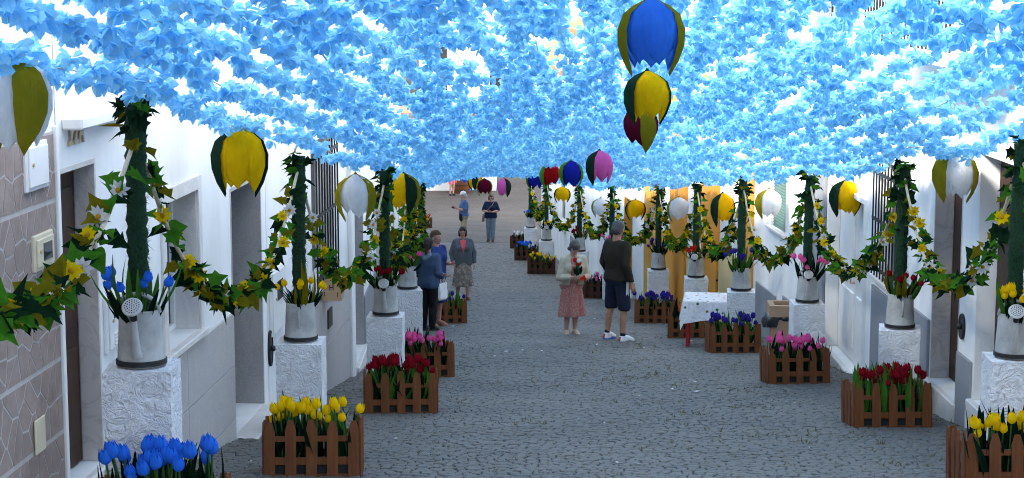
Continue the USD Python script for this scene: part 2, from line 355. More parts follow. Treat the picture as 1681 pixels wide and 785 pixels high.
SETT = M('grey_sett_stone', {'tc': ('texture_coordinate', {}), 'g': ('geometry', {}), 'n': ('noise_texture', {'scale': .5, 'detail': 5.0}), 'n2': ('noise_texture', {'scale': 60.0, 'detail': 4.0}),
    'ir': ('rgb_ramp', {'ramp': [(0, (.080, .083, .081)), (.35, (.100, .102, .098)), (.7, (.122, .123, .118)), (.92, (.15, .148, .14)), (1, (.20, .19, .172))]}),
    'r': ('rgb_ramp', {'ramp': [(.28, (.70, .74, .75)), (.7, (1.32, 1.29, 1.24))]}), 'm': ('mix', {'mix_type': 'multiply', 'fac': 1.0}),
    'sx': ('separate_xyz', {}), 'mr': ('map_range', {'from_min': 27.0, 'from_max': 60.0, 'to_min': 0.0, 'to_max': .85, 'clamp': True}), 'dm': ('mix', {'mix_type': 'mix', 'color2': (.088, .074, .065)}),  # far warm light put into the colour: stones turn brown with distance
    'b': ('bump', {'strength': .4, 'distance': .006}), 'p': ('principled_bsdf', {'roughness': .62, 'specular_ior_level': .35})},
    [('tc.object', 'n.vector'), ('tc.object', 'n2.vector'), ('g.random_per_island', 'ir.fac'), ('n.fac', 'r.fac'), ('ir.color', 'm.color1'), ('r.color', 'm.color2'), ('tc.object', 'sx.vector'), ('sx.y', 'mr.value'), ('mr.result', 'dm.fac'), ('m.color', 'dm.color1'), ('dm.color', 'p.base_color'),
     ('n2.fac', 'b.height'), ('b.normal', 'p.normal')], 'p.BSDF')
PAVE = plain('pale_pavement_stone', (.36, .35, .33), .8, .2, 2.0, .5, 30)

terrain = obj('ground', grid_sheet(np.concatenate([np.linspace(-400, -20, 14), np.linspace(-16, 16, 17), np.linspace(20, 400, 14)]),
              np.concatenate([np.linspace(-60, 160, 111), np.linspace(170, 600, 20)]), -.012, .0), EARTH, None, smooth=True, kind='structure')
street = thing('cobbled_street', None, None, (0, 0, 0), kind='structure')
# bedding under the setts, wall to wall
ys = np.linspace(-4, 62, 133)
v = []; f = []
for i, y in enumerate(ys):
    for t in np.linspace(0, 1, 9):
        x = wl(y) - .1 + t * (wr(y) - wl(y) + .2)
        v.append((x, y, ground_z(x, y) + .002))
for i in range(len(ys) - 1):
    for j in range(8):
        a = i * 9 + j; f.append((a, a + 1, a + 10, a + 9))
v = np.array(v); f = np.array(f)
obj('joint_bed', (v, np.vstack([f[:, [0, 1, 2]], f[:, [0, 2, 3]]])), JOINT, street, smooth=True)

def sett(cx_, cy_, w, l, h, r):
    """an uneven, round-shouldered paving stone"""
    a0 = np.array([(-.5, -.5), (.5, -.5), (.5, .5), (-.5, .5)])
    cut = .10
    ring = []
    for k in range(4):
        p, q, n_ = a0[k], a0[(k + 1) % 4], a0[(k - 1) % 4]
        ring += [p + (n_ - p) * cut, p + (q - p) * cut]
    ring = np.array(ring) * (w, l) + r.uniform(-.008, .008, (8, 2)) * .55
    top = ring * .72
    tilt = r.uniform(-.07, .07, 2)
    an = r.uniform(-.12, .12); c, s = math.cos(an), math.sin(an)
    R = np.array([[c, -s], [s, c]])
    ring, mid, top = ring @ R.T, (ring * .93) @ R.T, top @ R.T
    z0 = np.full(8, -.01); z1 = np.full(8, h * .62) + mid @ tilt; z2 = np.full(8, h) + top @ tilt
    vv = np.vstack([np.c_[ring, z0], np.c_[mid, z1], np.c_[top, z2], [[0, 0, h * 1.04]]])
    vv[:, 0] += cx_; vv[:, 1] += cy_
    ff = []
    for k in range(8):
        k2 = (k + 1) % 8
        ff += [(k, k2, 8 + k2), (k, 8 + k2, 8 + k), (8 + k, 8 + k2, 16 + k2), (8 + k, 16 + k2, 16 + k), (16 + k, 16 + k2, 24)]
    return vv, np.array(ff)

r = rnd(5)
rest = MB(); single = 0
y = 8.6; row = 0
while y < 61:
    big = 1.0 + .8 * max(0, (y - 22) / 25)         # farther stones are drawn a little larger
    l = r.uniform(.042, .064) * big
    x0, x1 = wl(y) + .02, wr(y) - .02
    half = .305 * y + .2
    x = x0 - r.uniform(0, .1)
    while x < x1:
        w = r.uniform(.060, .120) * big
        xc = x + w / 2; yc = y + r.uniform(-.008, .008) + .05 * math.sin(x * 1.1 + y * .35)
        x += w + r.uniform(.002, .008)
        if abs(xc) > half: continue
        if r.rand() < .003: continue
        sv, sf = sett(xc, yc, w, l, r.uniform(.007, .018), r)
        sv[:, 2] += ground_z(xc, yc) + .004
        if single < 300 and abs(xc) < .292 * y and 12.6 < y < 14.2 and -1.25 < xc < 3.0:
            o = sv.mean(0); single += 1
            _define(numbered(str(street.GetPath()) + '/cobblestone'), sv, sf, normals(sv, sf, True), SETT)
        else:
            rest.add(sv, sf)
    y += l + .003; row += 1
rv, rf = rest.vf()
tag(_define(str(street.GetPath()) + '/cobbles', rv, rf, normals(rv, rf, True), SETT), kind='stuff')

# tufts of dry weed and moss between the stones, a few pebbles
WEED = cloth('dry_weed', (.13, .125, .05), .3, .3)
tf = MB(); r = rnd(11)
for k in range(900):
    yc = r.uniform(12.5, 27); xc = r.normal(2.3, .8) if k % 3 else r.uniform(-.9, 2.6)
    if meshkit.noise(np.array([xc * 1.7, yc * 1.1, 3.0]), 6) < .56 and k % 12: continue
    if k % 5 == 0: xc = wr(yc) - r.uniform(.05, .35)
    if not wl(yc) < xc < wr(yc): continue
    z = ground_z(xc, yc) + .012
    for b in range(5):
        a = r.uniform(0, 6.28); L = r.uniform(.02, .065); s = r.uniform(.3, 1.0)
        d = np.array([math.cos(a), math.sin(a), 0]); w_ = np.array([-d[1], d[0], 0]) * .006
        p0 = np.array([xc + r.normal(0, .03), yc + r.normal(0, .02), z])
        tf.add(np.array([p0 - w_, p0 + w_, p0 + d * L + (0, 0, L * s)]), np.array([[0, 1, 2]]))
tf = obj('weeds', tf, WEED, None, kind='stuff', label='sparse dry weeds in the joints of the cobbles', cat='weeds')

SCRAP = plain('pale_paper_scrap', (.42, .44, .46), .8, .2)
sc = MB(); r = rnd(19)
for k in range(36):
    yc = r.uniform(12.5, 34); xc = r.uniform(wl(yc) + .3, wr(yc) - .3); z = ground_z(xc, yc) + .030
    a = r.uniform(0, 6.28); L = r.uniform(.012, .035); w_ = L * r.uniform(.4, .8); e = np.array([math.cos(a), math.sin(a), 0]); q = np.array([-e[1], e[0], 0])
    c = np.array([xc, yc, z])
    sc.add(np.array([c - e * L, c + q * w_ + (0, 0, .006), c + e * L + (0, 0, .010 * r.rand()), c - q * w_]), np.array([[0, 1, 2], [0, 2, 3]]))
obj('paper_scraps', sc, SCRAP, None, kind='stuff', label='small pale paper scraps scattered over the cobbles', cat='litter')
# ------------------------------------------------------------------ houses
ROOFTILE = plain('terracotta_tile', (.38, .15, .07), .8, .2, 8, .3, 40)
class House:
    def __init__(h, name, label, side, y0, y1, top=5.6, mat=None, depth=6.0, group=None):
        x0, x1 = (wl(y0), wl(y1)) if side == 'left' else (wr(y0), wr(y1))
        h.sg = -1 if side == 'left' else 1
        h.a = np.array([x0, y0]); h.b = np.array([x1, y1])
        h.L = float(np.linalg.norm(h.b - h.a)); h.dir = (h.b - h.a) / h.L
        h.rz = math.atan2(h.dir[1], h.dir[0])
        h.z0 = float(G(0, y0))
        h.zb = float(G(0, y1)) - h.z0 - .5
        h.top = top; h.mat = mat or WHITE; h.depth = depth
        h.t = thing(name, label, 'house', (x0, y0, h.z0), h.rz, group)
        h.open = []
    def sz(h, u, v):
        """where the pixel's sight line meets the wall: distance along it and local height"""
        nrm = np.array([-h.dir[1], h.dir[0]])
        p = at(u, v, 10.0); r = p - (0, 0, EYE)
        t = ((h.a) @ nrm) / (r[:2] @ nrm)
        w = np.array([0, 0, EYE]) + r * t
        return float((w[:2] - h.a) @ h.dir), float(w[2] - h.z0)
    def gl(h, s):
        p = h.a + h.dir * s; return ground_z(p[0], p[1]) - h.z0
    def bx(h, s0, s1, n0, n1, z0, z1, b=0.0): return bevbox(s0, s1, h.sg * n0, h.sg * n1, z0, z1, b)
    def part(h, name, geo, mat, parent=None, smooth=False, label=None, kind=None): return obj(name, geo, mat, parent or h.t, smooth, label, kind)
    def cut(h, s0, s1, z0, z1): h.open.append(sbox(s0, z0, s1, z1))
    def poly(h, shape, n0, n1):
        mb = MB()
        for g in getattr(shape, 'geoms', [shape]):
            if g.is_empty or g.area < 1e-5: continue
            m = trimesh.creation.extrude_polygon(g, abs(n1 - n0), engine='earcut')
            vv = np.array(m.vertices); ff = np.array(m.faces)
            vv = np.c_[vv[:, 0], h.sg * (min(n0, n1) + vv[:, 2]), vv[:, 1]]
            mb.add(vv, ff[:, ::-1] if h.sg > 0 else ff)
        return mb
    def close(h, roof=True):
        shape = sbox(0, h.zb, h.L, h.top)
        if h.open: shape = shape.difference(unary_union(h.open))
        h.part('wall', h.poly(shape, -.30, 0), h.mat)
        for s0, s1 in ((0, .25), (h.L - .25, h.L)):
            h.part('gable_wall', h.bx(s0, s1, -h.depth, -.302, h.zb, h.top), h.mat)
        h.part('rear_wall', h.bx(.252, h.L - .252, -h.depth, -h.depth + .25, h.zb, h.top), h.mat)
        h.part('ceiling', h.bx(.252, h.L - .252, -h.depth + .252, -.302, h.top - .3, h.top - .1), h.mat)
        if roof:
            e, mid = .28, -h.depth / 2
            pr = Polygon([(e, h.top + .02), (mid, h.top + 1.5), (-h.depth - e, h.top + .02), (-h.depth - e, h.top + .14), (mid, h.top + 1.64), (e, h.top + .14)])
            m = trimesh.creation.extrude_polygon(pr, h.L + .04, engine='earcut')
            vv = np.array(m.vertices); h.part('roof', (np.c_[vv[:, 2] - .02, h.sg * vv[:, 0], vv[:, 1]], np.array(m.faces)), ROOFTILE)
            h.part('cornice', h.bx(-.02, h.L + .02, .002, .12, h.top - .22, h.top + .015, .02), h.mat)
    def door(h, s0, s1, z0, z1, jamb=None, leaf=None, depth=.22, step=True, panels=True, twin=False, lead=.03, face=0.0):
        h.cut(s0, s1, z0, z1)
        leaf = leaf or DARKWOOD
        if jamb:
            for a, b in ((s0, s0 + lead), (s1 - lead, s1)):
                h.part('jamb', h.bx(a, b, -depth + .002, .004 + face, z0 + .002, z1 - lead - .002), jamb)
            h.part('lintel', h.bx(s0, s1, -depth + .002, .004 + face, z1 - lead, z1), jamb)
        k = lead + .003 if jamb else .003
        leaves = [(s0 + k, (s0 + s1) / 2 - .003), ((s0 + s1) / 2 + .003, s1 - k)] if twin else [(s0 + k, s1 - k)]
        for a, b in leaves:
            d = h.part('door', h.bx(a, b, -depth - .05, -depth, z0 + .01, z1 - k, .006), leaf)
            if panels:
                hgt = z1 - z0
                for q0, q1 in ((.08, .40), (.46, .92)):
                    h.part('door_panel', h.bx(a + .10, b - .10, -depth - .01, -depth + .018, z0 + hgt * q0, z0 + hgt * q1, .012), leaf, d)
            hs = a + .07
            h.part('handle', MB().tube([(hs, h.sg * (-depth + .001), z0 + 1.02), (hs, h.sg * (-depth + .055), z0 + 1.02), (hs, h.sg * (-depth + .055), z0 + 1.16), (hs, h.sg * (-depth + .001), z0 + 1.16)], .011), BRASS, d, True)
        if step:
            h.part('threshold', h.bx(s0 - .06, s1 + .06, -depth - .06, .055, min(h.gl(s0), h.gl(s1)) - .06, z0 - .002, .012), STEPSTONE)
    def window(h, s0, s1, z0, z1, depth=.2, frame=None, jamb=None, bars=0, sill=True, barmat=None, cross=True, rot=False):
        h.cut(s0, s1, z0, z1)
        frame = frame or WHITEMETAL
        w = h.part('window', h.bx(s0 + .002, s1 - .002, -depth - .03, -depth - .018, z0 + .002, z1 - .002), GLASSDARK)
        fw = .05
        for q in ((s0 + .003, s0 + fw, z0 + .003, z1 - .003), (s1 - fw, s1 - .003, z0 + .003, z1 - .003)):
            h.part('frame', h.bx(q[0], q[1], -depth - .017, -depth + .02, q[2], q[3], .004), frame, w)
        for za, zb_ in ((z0 + .003, z0 + fw), (z1 - fw, z1 - .003)):
            h.part('frame', h.bx(s0 + fw + .001, s1 - fw - .001, -depth - .016, -depth + .018, za, zb_, .004), frame, w)
        if cross:
            h.part('frame', h.bx((s0 + s1) / 2 - .025, (s0 + s1) / 2 + .025, -depth - .016, -depth + .016, z0 + fw + .001, z1 - fw - .001, .004), frame, w)
        if jamb:
            for a, b in ((s0 - .10, s0), (s1, s1 + .10)):
                h.part('surround', h.bx(a, b, .001, .022, z0, z1, .003), jamb)
            h.part('surround', h.bx(s0 - .10, s1 + .10, .001, .022, z1 + .001, z1 + .11, .003), jamb)
            for a, b in ((s0 + .0005, s0 + .02), (s1 - .02, s1 - .0005)):
                h.part('reveal', h.bx(a, b, -depth + .022, .0005, z0 + .001, z1 - .001), jamb)
        if sill:
            h.part('sill', h.bx(s0 - .12, s1 + .12, -depth + .021, .06, z0 - .05, z0 - .001, .006), STEPSTONE)
        if bars:
            g = h.part('grille', MB().box(s0 - .03, s1 + .03, h.sg * .05, h.sg * .066, z0 + .10, z0 + .135).box(s0 - .03, s1 + .03, h.sg * .05, h.sg * .066, z1 - .16, z1 - .125).box(s0 - .03, s1 + .03, h.sg * .05, h.sg * .066, (z0 + z1) / 2 - .02, (z0 + z1) / 2 + .015), barmat or IRON)
            for q in np.linspace(s0, s1, bars):
                h.part('bar', MB().tube([(q, h.sg * .058, z0 + .02), (q, h.sg * .058, z1 - .02)], .010, 8), barmat or IRON, g, 40)
    def dado(h, s0, s1, ztop, mat, pieces=None, rows=None, out=.02):
        """stone plates with open joints between them, or a plain painted band"""
        zlow = min(h.gl(s0), h.gl(s1)) - .25
        if not pieces:
            return h.part('plinth', h.bx(s0, s1, .001, out, zlow, ztop, .003), mat)
        rows = [ztop] + list(rows or []) + [zlow]
        cuts = np.linspace(s0, s1, pieces + 1)
        for k in range(pieces):
            for z1_, z0_ in zip(rows[:-1], rows[1:]):
                h.part('stone_plate', h.bx(cuts[k] + .002, cuts[k + 1] - .002, .001, out + .003 * ((k * 7) % 3) / 3, z0_ + .003, z1_ - .003, .003), mat)
    def cabinet(h, s0, s1, z0, z1, mat=None, slot=None, vents=True, screen=False):
        mat = mat or WHITEMETAL
        c = h.part('meter_cabinet', h.bx(s0, s1, .001, .03, z0, z1, .006), mat)
        h.part('cabinet_door', h.bx(s0 + .025, s1 - .025, .03, .042, z0 + .025, z1 - .025, .004), mat, c)
        H = z1 - z0; W = s1 - s0
        if slot: h.part('pane', h.bx(s0 + W * slot[0], s0 + W * slot[1], .041, .046, z0 + H * slot[2], z0 + H * slot[3], .002), GLASSDARK, c)
        if vents:
            for k in range(4):
                h.part('louvre', h.bx(s0 + W * .25, s1 - W * .2, .041, .05, z0 + H * (.12 + .06 * k), z0 + H * (.15 + .06 * k), .002), mat, c)
        h.part('lock', MB().tube([(s0 + W * .2, h.sg * .04, z0 + H * .55), (s0 + W * .2, h.sg * .05, z0 + H * .55)], .012, 10), BRASS, c, 40)
    def vent(h, s, z, rx, rz_):
        an = np.linspace(0, 2 * np.pi, 21)[:-1]
        ring = MB().add(*tube([(s + rx * math.cos(q), h.sg * .012, z + rz_ * math.sin(q)) for q in np.r_[an, an[:1]]], .014, 6))
        o = h.part('knocker', m3.Manifold.hull_points(np.array([(s + rx * math.cos(q), h.sg * n, z + rz_ * math.sin(q)) for q in an for n in (.001, .018)])), IRON, None, 40)
        h.part('rim', ring, IRON, o, True)
        h.part('knob', m3.Manifold.sphere(.03, 16).translate((s, h.sg * .035, z)), IRON, o, True)

# ---- left side, nearest first: the stone-clad house
h = House('stone_clad_house', 'house at the left edge clad in brown crazy-paved stone', 'left', 3.0, 10.76, 6.0)
s_end = h.L
ztop_clad = h.sz(60, 222)[1]
sA = h.sz(0, 400)[0] - 1.6
h.cabinet(h.sz(36, 300)[0], h.sz(72, 300)[0], h.sz(54, 312)[1], h.sz(54, 232)[1], vents=False)
h.cabinet(h.sz(48, 400)[0], h.sz(80, 400)[0], h.sz(64, 442)[1], h.sz(64, 382)[1], CREAMPLASTIC, (.35, .8, .25, .75), False)
pl0, pl1 = h.sz(52, 742), h.sz(66, 680)
h.part('cover_plate', h.bx(pl0[0], pl1[0], .018, .03, h.sz(58, 744)[1], h.sz(58, 686)[1], .004), CREAMPLASTIC)
# the cladding: every stone on its own, in courses parted by straight joints
zlow = h.gl(s_end) - .3
base = h.part('mortar', h.bx(sA - 1.5, s_end - .055, .001, .010, zlow, ztop_clad), MORTAR)
from scipy.spatial import Voronoi
r = rnd(21)
j1, j2, j3 = h.sz(50, 342)[1], h.sz(50, 618)[1], h.sz(50, 747)[1]
lv = [ztop_clad, j1, j2, j3, zlow]
for zt_, zb_ in zip(lv[:-1], lv[1:]):
    H = zt_ - zb_; S0, S1 = sA, s_end - .06
    pts = []
    nx = max(2, int((S1 - S0) / .12)); nz = max(2, int(round(H / .19)))
    for i in range(nx):
        for j in range(nz):
            pts.append((S0 + (i + .5 + r.uniform(-.42, .42)) * (S1 - S0) / nx, zb_ + (j + .5 + r.uniform(-.45, .45)) * H / nz))
    pts = np.array(pts)
    far = np.array([(S0 - 9, zb_), (S1 + 9, zb_), (S0, zb_ - 9), (S0, zt_ + 9)])
    vor = Voronoi(np.vstack([pts, far]))
    cell = sbox(S0, zb_ + .008, S1, zt_ - .008)
    for k in range(len(pts)):
        reg = vor.regions[vor.point_region[k]]
        if -1 in reg or not reg: continue
        pg = Polygon(vor.vertices[reg]).intersection(cell).buffer(-.0068, join_style=2)
        if pg.is_empty or pg.area < .002: continue
        h.part('cladding_stone', h.poly(pg, .004, .0108 + r.uniform(0, .0025)), CLAD)
h.part('corner_strip', h.bx(s_end - .052, s_end - .002, .001, .026, zlow, ztop_clad + .03, .004), WHITE)
h.close()

# ---- the white house with the number
h = House('white_house_with_number', 'white house with brown door in a marble doorway under a house number', 'left', 10.78, 16.75, 6.0)
s0 = h.sz(90, 600)[0]; s1 = h.sz(166, 600)[0]
zt_, zb_ = h.sz(160, 258)[1], h.sz(150, 774)[1]
h.door(s0, s1, zb_, zt_, MARBLE, DARKWOOD, .13, True)
n0 = h.sz(110, 240)
tx = meshkit.text_mesh('12A', .16, .012, True)
tv = np.array(tx.vertices); tv = tv - [tv[:, 0].min(), 0, 0]
wd = h.sz(135, 225)[0] - n0[0]; tv[:, 0] *= wd / tv[:, 0].max()
# lettering of the left-hand wall runs towards the far end, as it reads from the street
num = h.part('house_number', (np.c_[n0[0] + tv[:, 0], h.sg * (.004 + tv[:, 2]), h.sz(112, 238)[1] + tv[:, 1]], np.array(tx.faces)), BRASS)
lz = h.sz(108, 200)[1]
h.part('door_hood', h.bx(h.sz(100, 200)[0], h.sz(196, 200)[0], .001, .13, lz - .045, lz + .03, .012), WHITE)
h.cabinet(h.sz(168, 500)[0], h.sz(199, 500)[0], h.sz(184, 574)[1], h.sz(184, 478)[1], slot=(.25, .78, .58, .88))
ws0, ws1 = h.sz(272, 500)[0], h.sz(326, 500)[0]
h.window(ws0, ws1, h.sz(298, 562)[1], h.sz(298, 322)[1], .2, WHITEMETAL, STEPSTONE, cross=True)
ds0, ds1 = h.sz(381, 500)[0], h.sz(431, 500)[0]
dzb, dzt = h.sz(405, 694)[1], h.sz(405, 296)[1]
zp = h.sz(340, 545)[1]
h.dado(h.sz(205, 600)[0], ds0 - .02, zp, GRANITE, 4, [h.sz(337, 642)[1], h.sz(337, 642)[1] - .46], .02)
h.door(ds0, ds1, dzb, dzt, GREYMARBLE, DARKWOOD, .27, False)
h.part('doorstep', h.bx(ds0 - .03, ds1 + .05, -.30, .21, min(h.gl(ds0), h.gl(ds1)) - .08, dzb - .002, .012), STEPSTONE)
h.close()

# ---- next houses on the left
h = House('white_house_with_grille', 'white house with a black window grille and grey granite base', 'left', 16.77, 21.7, 5.8)
h.cabinet(h.sz(441, 480)[0], h.sz(464, 480)[0], h.sz(452, 545)[1], h.sz(452, 438)[1], slot=(.3, .7, .5, .8), vents=False)
h.vent(h.sz(442, 572)[0], h.sz(442, 572)[1], .07, .16)
gz = h.sz(548, 470)[1]
h.dado(h.sz(466, 600)[0], h.L - .26, gz, GRANITE, 4, [gz - .55], .02)
h.window(h.sz(512, 400)[0], h.sz(547, 400)[0], h.sz(530, 462)[1] , h.sz(530, 225)[1], .18, WHITEMETAL, None, 9, True)
h.part('knocker_plate', h.bx(h.sz(534, 520)[0], h.sz(541, 520)[0], .024, .036, h.sz(537, 538)[1], h.sz(537, 506)[1], .004), IRON)
h.part('corner_pilaster', h.bx(h.L - .25, h.L - .01, .001, .05, h.gl(h.L) - .3, 5.4, .006), WHITE)
h.close()

h = House('narrow_white_house', 'narrow white house with a grey recessed door behind the third left pole', 'left', 21.72, 29.9, 5.8)
h.door(h.sz(583, 500)[0], h.sz(597, 500)[0], h.gl(.8) + .12, h.gl(.8) + 2.2, GREYMARBLE, GREYDADO, .25)
h.dado(1.9, h.L - .02, h.gl(2) + .9, GREYDADO, None)
h.window(4.4, 5.3, h.gl(4.8) + 1.15, h.gl(4.8) + 2.3, .18)
h.close()
for nm, lb, ya, yb in (('far_white_house', 'far white house on the left beyond the people talking', 29.92, 44), ('distant_white_house', 'distant white house at the end of the left row', 44.02, 66), ('tall_white_house', 'tall white house beyond the far red crate on the left', 66.02, 98)):
    h = House(nm, lb, 'left', ya, yb, 8.5 if ya > 60 else 5.2)  # the last house is unseen, added tall to shade the far ground
    for q in (2.0, 5.6, 9.2, 13.0):
        if q + 1 < h.L:
            h.window(q, q + .9, h.gl(q) + 1.0, h.gl(q) + 2.2, .16)
    h.door(3.6, 4.5, h.gl(4.0) + .1, h.gl(4) + 2.2, GREYMARBLE, DARKWOOD, .2)
    h.close()

# ---- right side, nearest first
h = House('right_white_house', 'white house at the right edge with two dark narrow doors', 'right', 3.0, 18.98, 6.0)
da, db = h.sz(1662, 400)[0], h.sz(1606, 400)[0]
za = h.gl((da + db) / 2)
h.door(da, db, za + .2, za + 2.45, WHITE, DARKWOOD, .17, lead=.02)
h.vent(h.sz(1581, 536)[0], h.sz(1581, 536)[1], .085, .11)
pz = h.sz(1586, 586)[1]
h.dado(db + .05, h.sz(1574, 600)[0], pz, GREYDADO, None, out=.03)
dc, dd = h.sz(1576, 500)[0], h.sz(1530, 500)[0]
zc = h.sz(1548, 640)[1]
h.door(dc, dd, zc, h.sz(1545, 272)[1], MARBLE, DARKWOOD, .18)
h.dado(dd + .04, h.L - .01, h.sz(1512, 513)[1], GREYDADO, None, out=.03)
h.dado(h.sz(1681, 700)[0] - 1.0, da - .05, h.sz(1681, 640)[1], GREYDADO, None, out=.03)
# balcony rail above, seen through the canopy
bz = h.sz(1600, 70)[1]
bal = h.part('balcony', h.bx(12.0, 15.7, .003, .62, bz - .16, bz - .04, .01), WHITE)
for q in np.linspace(12.05, 15.65, 26):
    h.part('baluster', MB().tube([(q, .58, bz - .041), (q, .58, bz + .92)], .011, 6), IRON, bal, 40)
h.part('handrail', MB().box(12.0, 15.7, .56, .60, bz + .92, bz + .96), IRON, bal)
h.close()

h = House('white_house_with_tall_grille', 'white house with a tall barred window behind the red tulips on the right', 'right', 19.0, 24.98, 5.8)
wa, wb = h.sz(1484, 400)[0], h.sz(1440, 400)[0]
h.window(wa, wb, h.sz(1460, 468)[1], h.sz(1460, 268)[1], .14, WHITEMETAL, None, 10, True)
h.dado(.01, wb + .12, h.sz(1462, 468)[1] - .14, GREYDADO, None, out=.03)
dA, dB = h.sz(1424, 400)[0], h.sz(1362, 400)[0]
zA = h.gl((dA + dB) / 2)
h.door(dA, dB, zA + .08, zA + 2.3, WHITE, WHITEMETAL, .12, True, True, True, lead=.06, face=.04)
h.dado(dB + .08, h.L - .005, h.gl(h.L) + .75, GREYDADO, None, out=.03)
h.part('corner_pilaster', h.bx(dB + .09, h.L - .30, .031, .075, h.gl(h.L) - .2, 4.6, .006), GREYDADO)
h.close()

h = House('white_house_with_shutter', 'white house with a green shuttered window above the waste box', 'right', 25.0, 28.98, 5.6)
SHUTTER = plain('green_shutter_paint', (.06, .13, .10), .5, .1)
sa, sb = h.sz(1290, 340)[0], h.sz(1266, 340)[0]
zs0, zs1 = h.sz(1278, 378)[1], h.sz(1278, 285)[1]
h.window(sa, sb, zs0, zs1, .1, WHITEMETAL, None, 0, True)
sh = h.part('shutter', h.bx(sa + .004, sb - .004, -.07, -.055, zs0 + .004, zs1 - .004), SHUTTER)
for q in np.arange(zs0 + .03, zs1 - .03, .045):
    vv, ff = h.bx(sa + .03, sb - .03, -.004, .004, -.022, .022, .002)
    vv = vv @ rotx(h.sg * .6).T + [0, h.sg * -.04, q]
    h.part('slat', (vv, ff), SHUTTER, sh)
for ua, ub, vt in ((1305, 1287, 492), (1275, 1243, 474)):
    a_, b_ = h.sz(ua, vt)[0], h.sz(ub, vt)[0]
    h.dado(max(a_, .01), min(b_, h.L - .01), h.sz((ua + ub) / 2, vt)[1], GREYDADO, None, out=.03)
h.close()

h = House('ochre_trimmed_house', 'white house with ochre pilasters doors and base along the middle of the right side', 'right', 29.0, 37.98, 5.6)
def useg(h, u, v=420): return h.sz(u, v)[0]
for ua, ub, mat in ((1238, 1226, OCHRE), (1181, 1156, ORANGE), (1128, 1104, ORANGE), (1085, 1062, OCHRE)):
    a_, b_ = sorted((useg(h, ua), useg(h, ub)))
    h.part('pilaster', h.bx(max(a_, .01), min(b_, h.L - .01), .001, .07, h.gl(b_) - .3, 4.0, .008), mat)
for ua, ub, mat, dz in ((1225, 1182, CREAM, 1.15), (1155, 1129, CREAM, 1.0), (1103, 1086, OCHRE, 1.5)):
    a_, b_ = sorted((useg(h, ua), useg(h, ub)))
    h.part('base_band', h.bx(a_ + .004, b_ - .004, .001, .03, h.gl(b_) - .3, h.gl(a_) + dz, .004), mat)
a_, b_ = sorted((useg(h, 1150), useg(h, 1134)))
h.window(a_, b_, h.gl(a_) + 1.3, h.gl(a_) + 2.35, .14, WHITEMETAL)
h.vent(useg(h, 1180.5), h.sz(1183, 462)[1], .04, .16)
h.part('corner_strip', h.bx(h.L - .28, h.L - .06, .001, .05, h.gl(h.L) - .2, 3.9, .006), WHITE)
h.close()

h = House('white_house_with_dark_base', 'white house with dark grey stepped base behind the grey cardigan row of cans', 'right', 38.0, 47.98, 5.4)
tag(h.t, 'far right white house with a dark grey base and one narrow window')
a_, b_ = sorted((h.sz(926, 370)[0], h.sz(915, 370)[0]))
h.window(a_, b_ + .1, h.gl(a_) + 1.2, h.gl(a_) + 2.3, .15)
a_, b_ = sorted((h.sz(945, 440)[0], h.sz(914, 440)[0]))
h.dado(max(a_, .1), min(b_ + .3, h.L - .1), h.gl(a_) + .95, GREYDADO, None, out=.03)
h.door(1.2, 2.2, h.gl(1.7) + .1, h.gl(1.7) + 2.2, OCHRE, DARKWOOD, .2)
h.close()
h = House('end_white_house', 'last white house at the far end of the right row', 'right', 48.0, 62, 5.2)
for q in (2.0, 6.0, 10.0): h.window(q, q + .9, h.gl(q) + 1.0, h.gl(q) + 2.2, .16)
h.close()

# ---- the open place at the bottom of the street
gz_ = lambda x, y: float(G(x, y))
hx = thing('low_white_house', 'low white house with a blue framed window at the bottom of the street', 'house', (-9.5, 103.0, gz_(0, 103)))
obj('wall', bevbox(0, 8.6, 0, 6, -1, 4.2), WHITE, hx)
BLUEPAINT = plain('blue_frame_paint', (.07, .16, .34), .5)
w_ = obj('window', bevbox(6.7, 7.6, -.02, -.004, .05, 1.5), plain('pale_blind', (.7, .68, .64), .6), hx)
for q in ((6.52, 6.69, -.2, 1.7), (7.61, 7.78, -.2, 1.7)): obj('frame', bevbox(q[0], q[1], -.06, -.003, q[2], q[3], .01), BLUEPAINT, w_)
for q in ((6.692, 7.608, -.2, .045), (6.692, 7.608, 1.505, 1.7)): obj('frame', bevbox(q[0], q[1], -.06, -.003, q[2], q[3], .01), BLUEPAINT, w_)
obj('roof', bevbox(-.2, 8.8, -.3, 6.3, 4.21, 4.4), ROOFTILE, hx)
LBL = ['distant white house left of the low white house', 'wide distant white house straight across the open place', 'distant white house on the right of the open place', 'distant white house far left on the slope',
       'tall white house high on the slope in the middle', 'white house high on the slope to the left', 'white house high on the slope to the right', 'white house high on the slope far right', 'white house high on the slope far left']
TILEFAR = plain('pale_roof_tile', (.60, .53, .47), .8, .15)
for k, (x, y, L, d_, hh) in enumerate(((-27, 116, 14, 9, 8.5), (-3, 124, 15, 9, 9), (13, 126, 15, 9, 8.4), (-46, 122, 17, 9, 9), (-8, 158, 19, 10, 10.5), (-30, 160, 20, 10, 10), (12.5, 160, 18, 10, 11), (32, 158, 19, 10, 11), (-54, 160, 22, 10, 11))):
    hx = thing('distant_house', LBL[k], 'house', (x, y, gz_(x, y)))
    obj('wall', bevbox(0, L, 0, d_, -3, hh), WHITE, hx)
    obj('parapet', bevbox(-.1, L + .1, -.1, .25, hh + .005, hh + .5), WHITE, hx)
    obj('roof', bevbox(0, L, .26, d_ + .2, hh + .005, hh + .3), TILEFAR, hx)
    for q in np.arange(1.5, L - 1.5, 3.4):
        for z in (1.2, 4.4): obj('window', bevbox(q, q + .9, -.03, -.004, z, z + 1.3), GLASSDARK, hx)
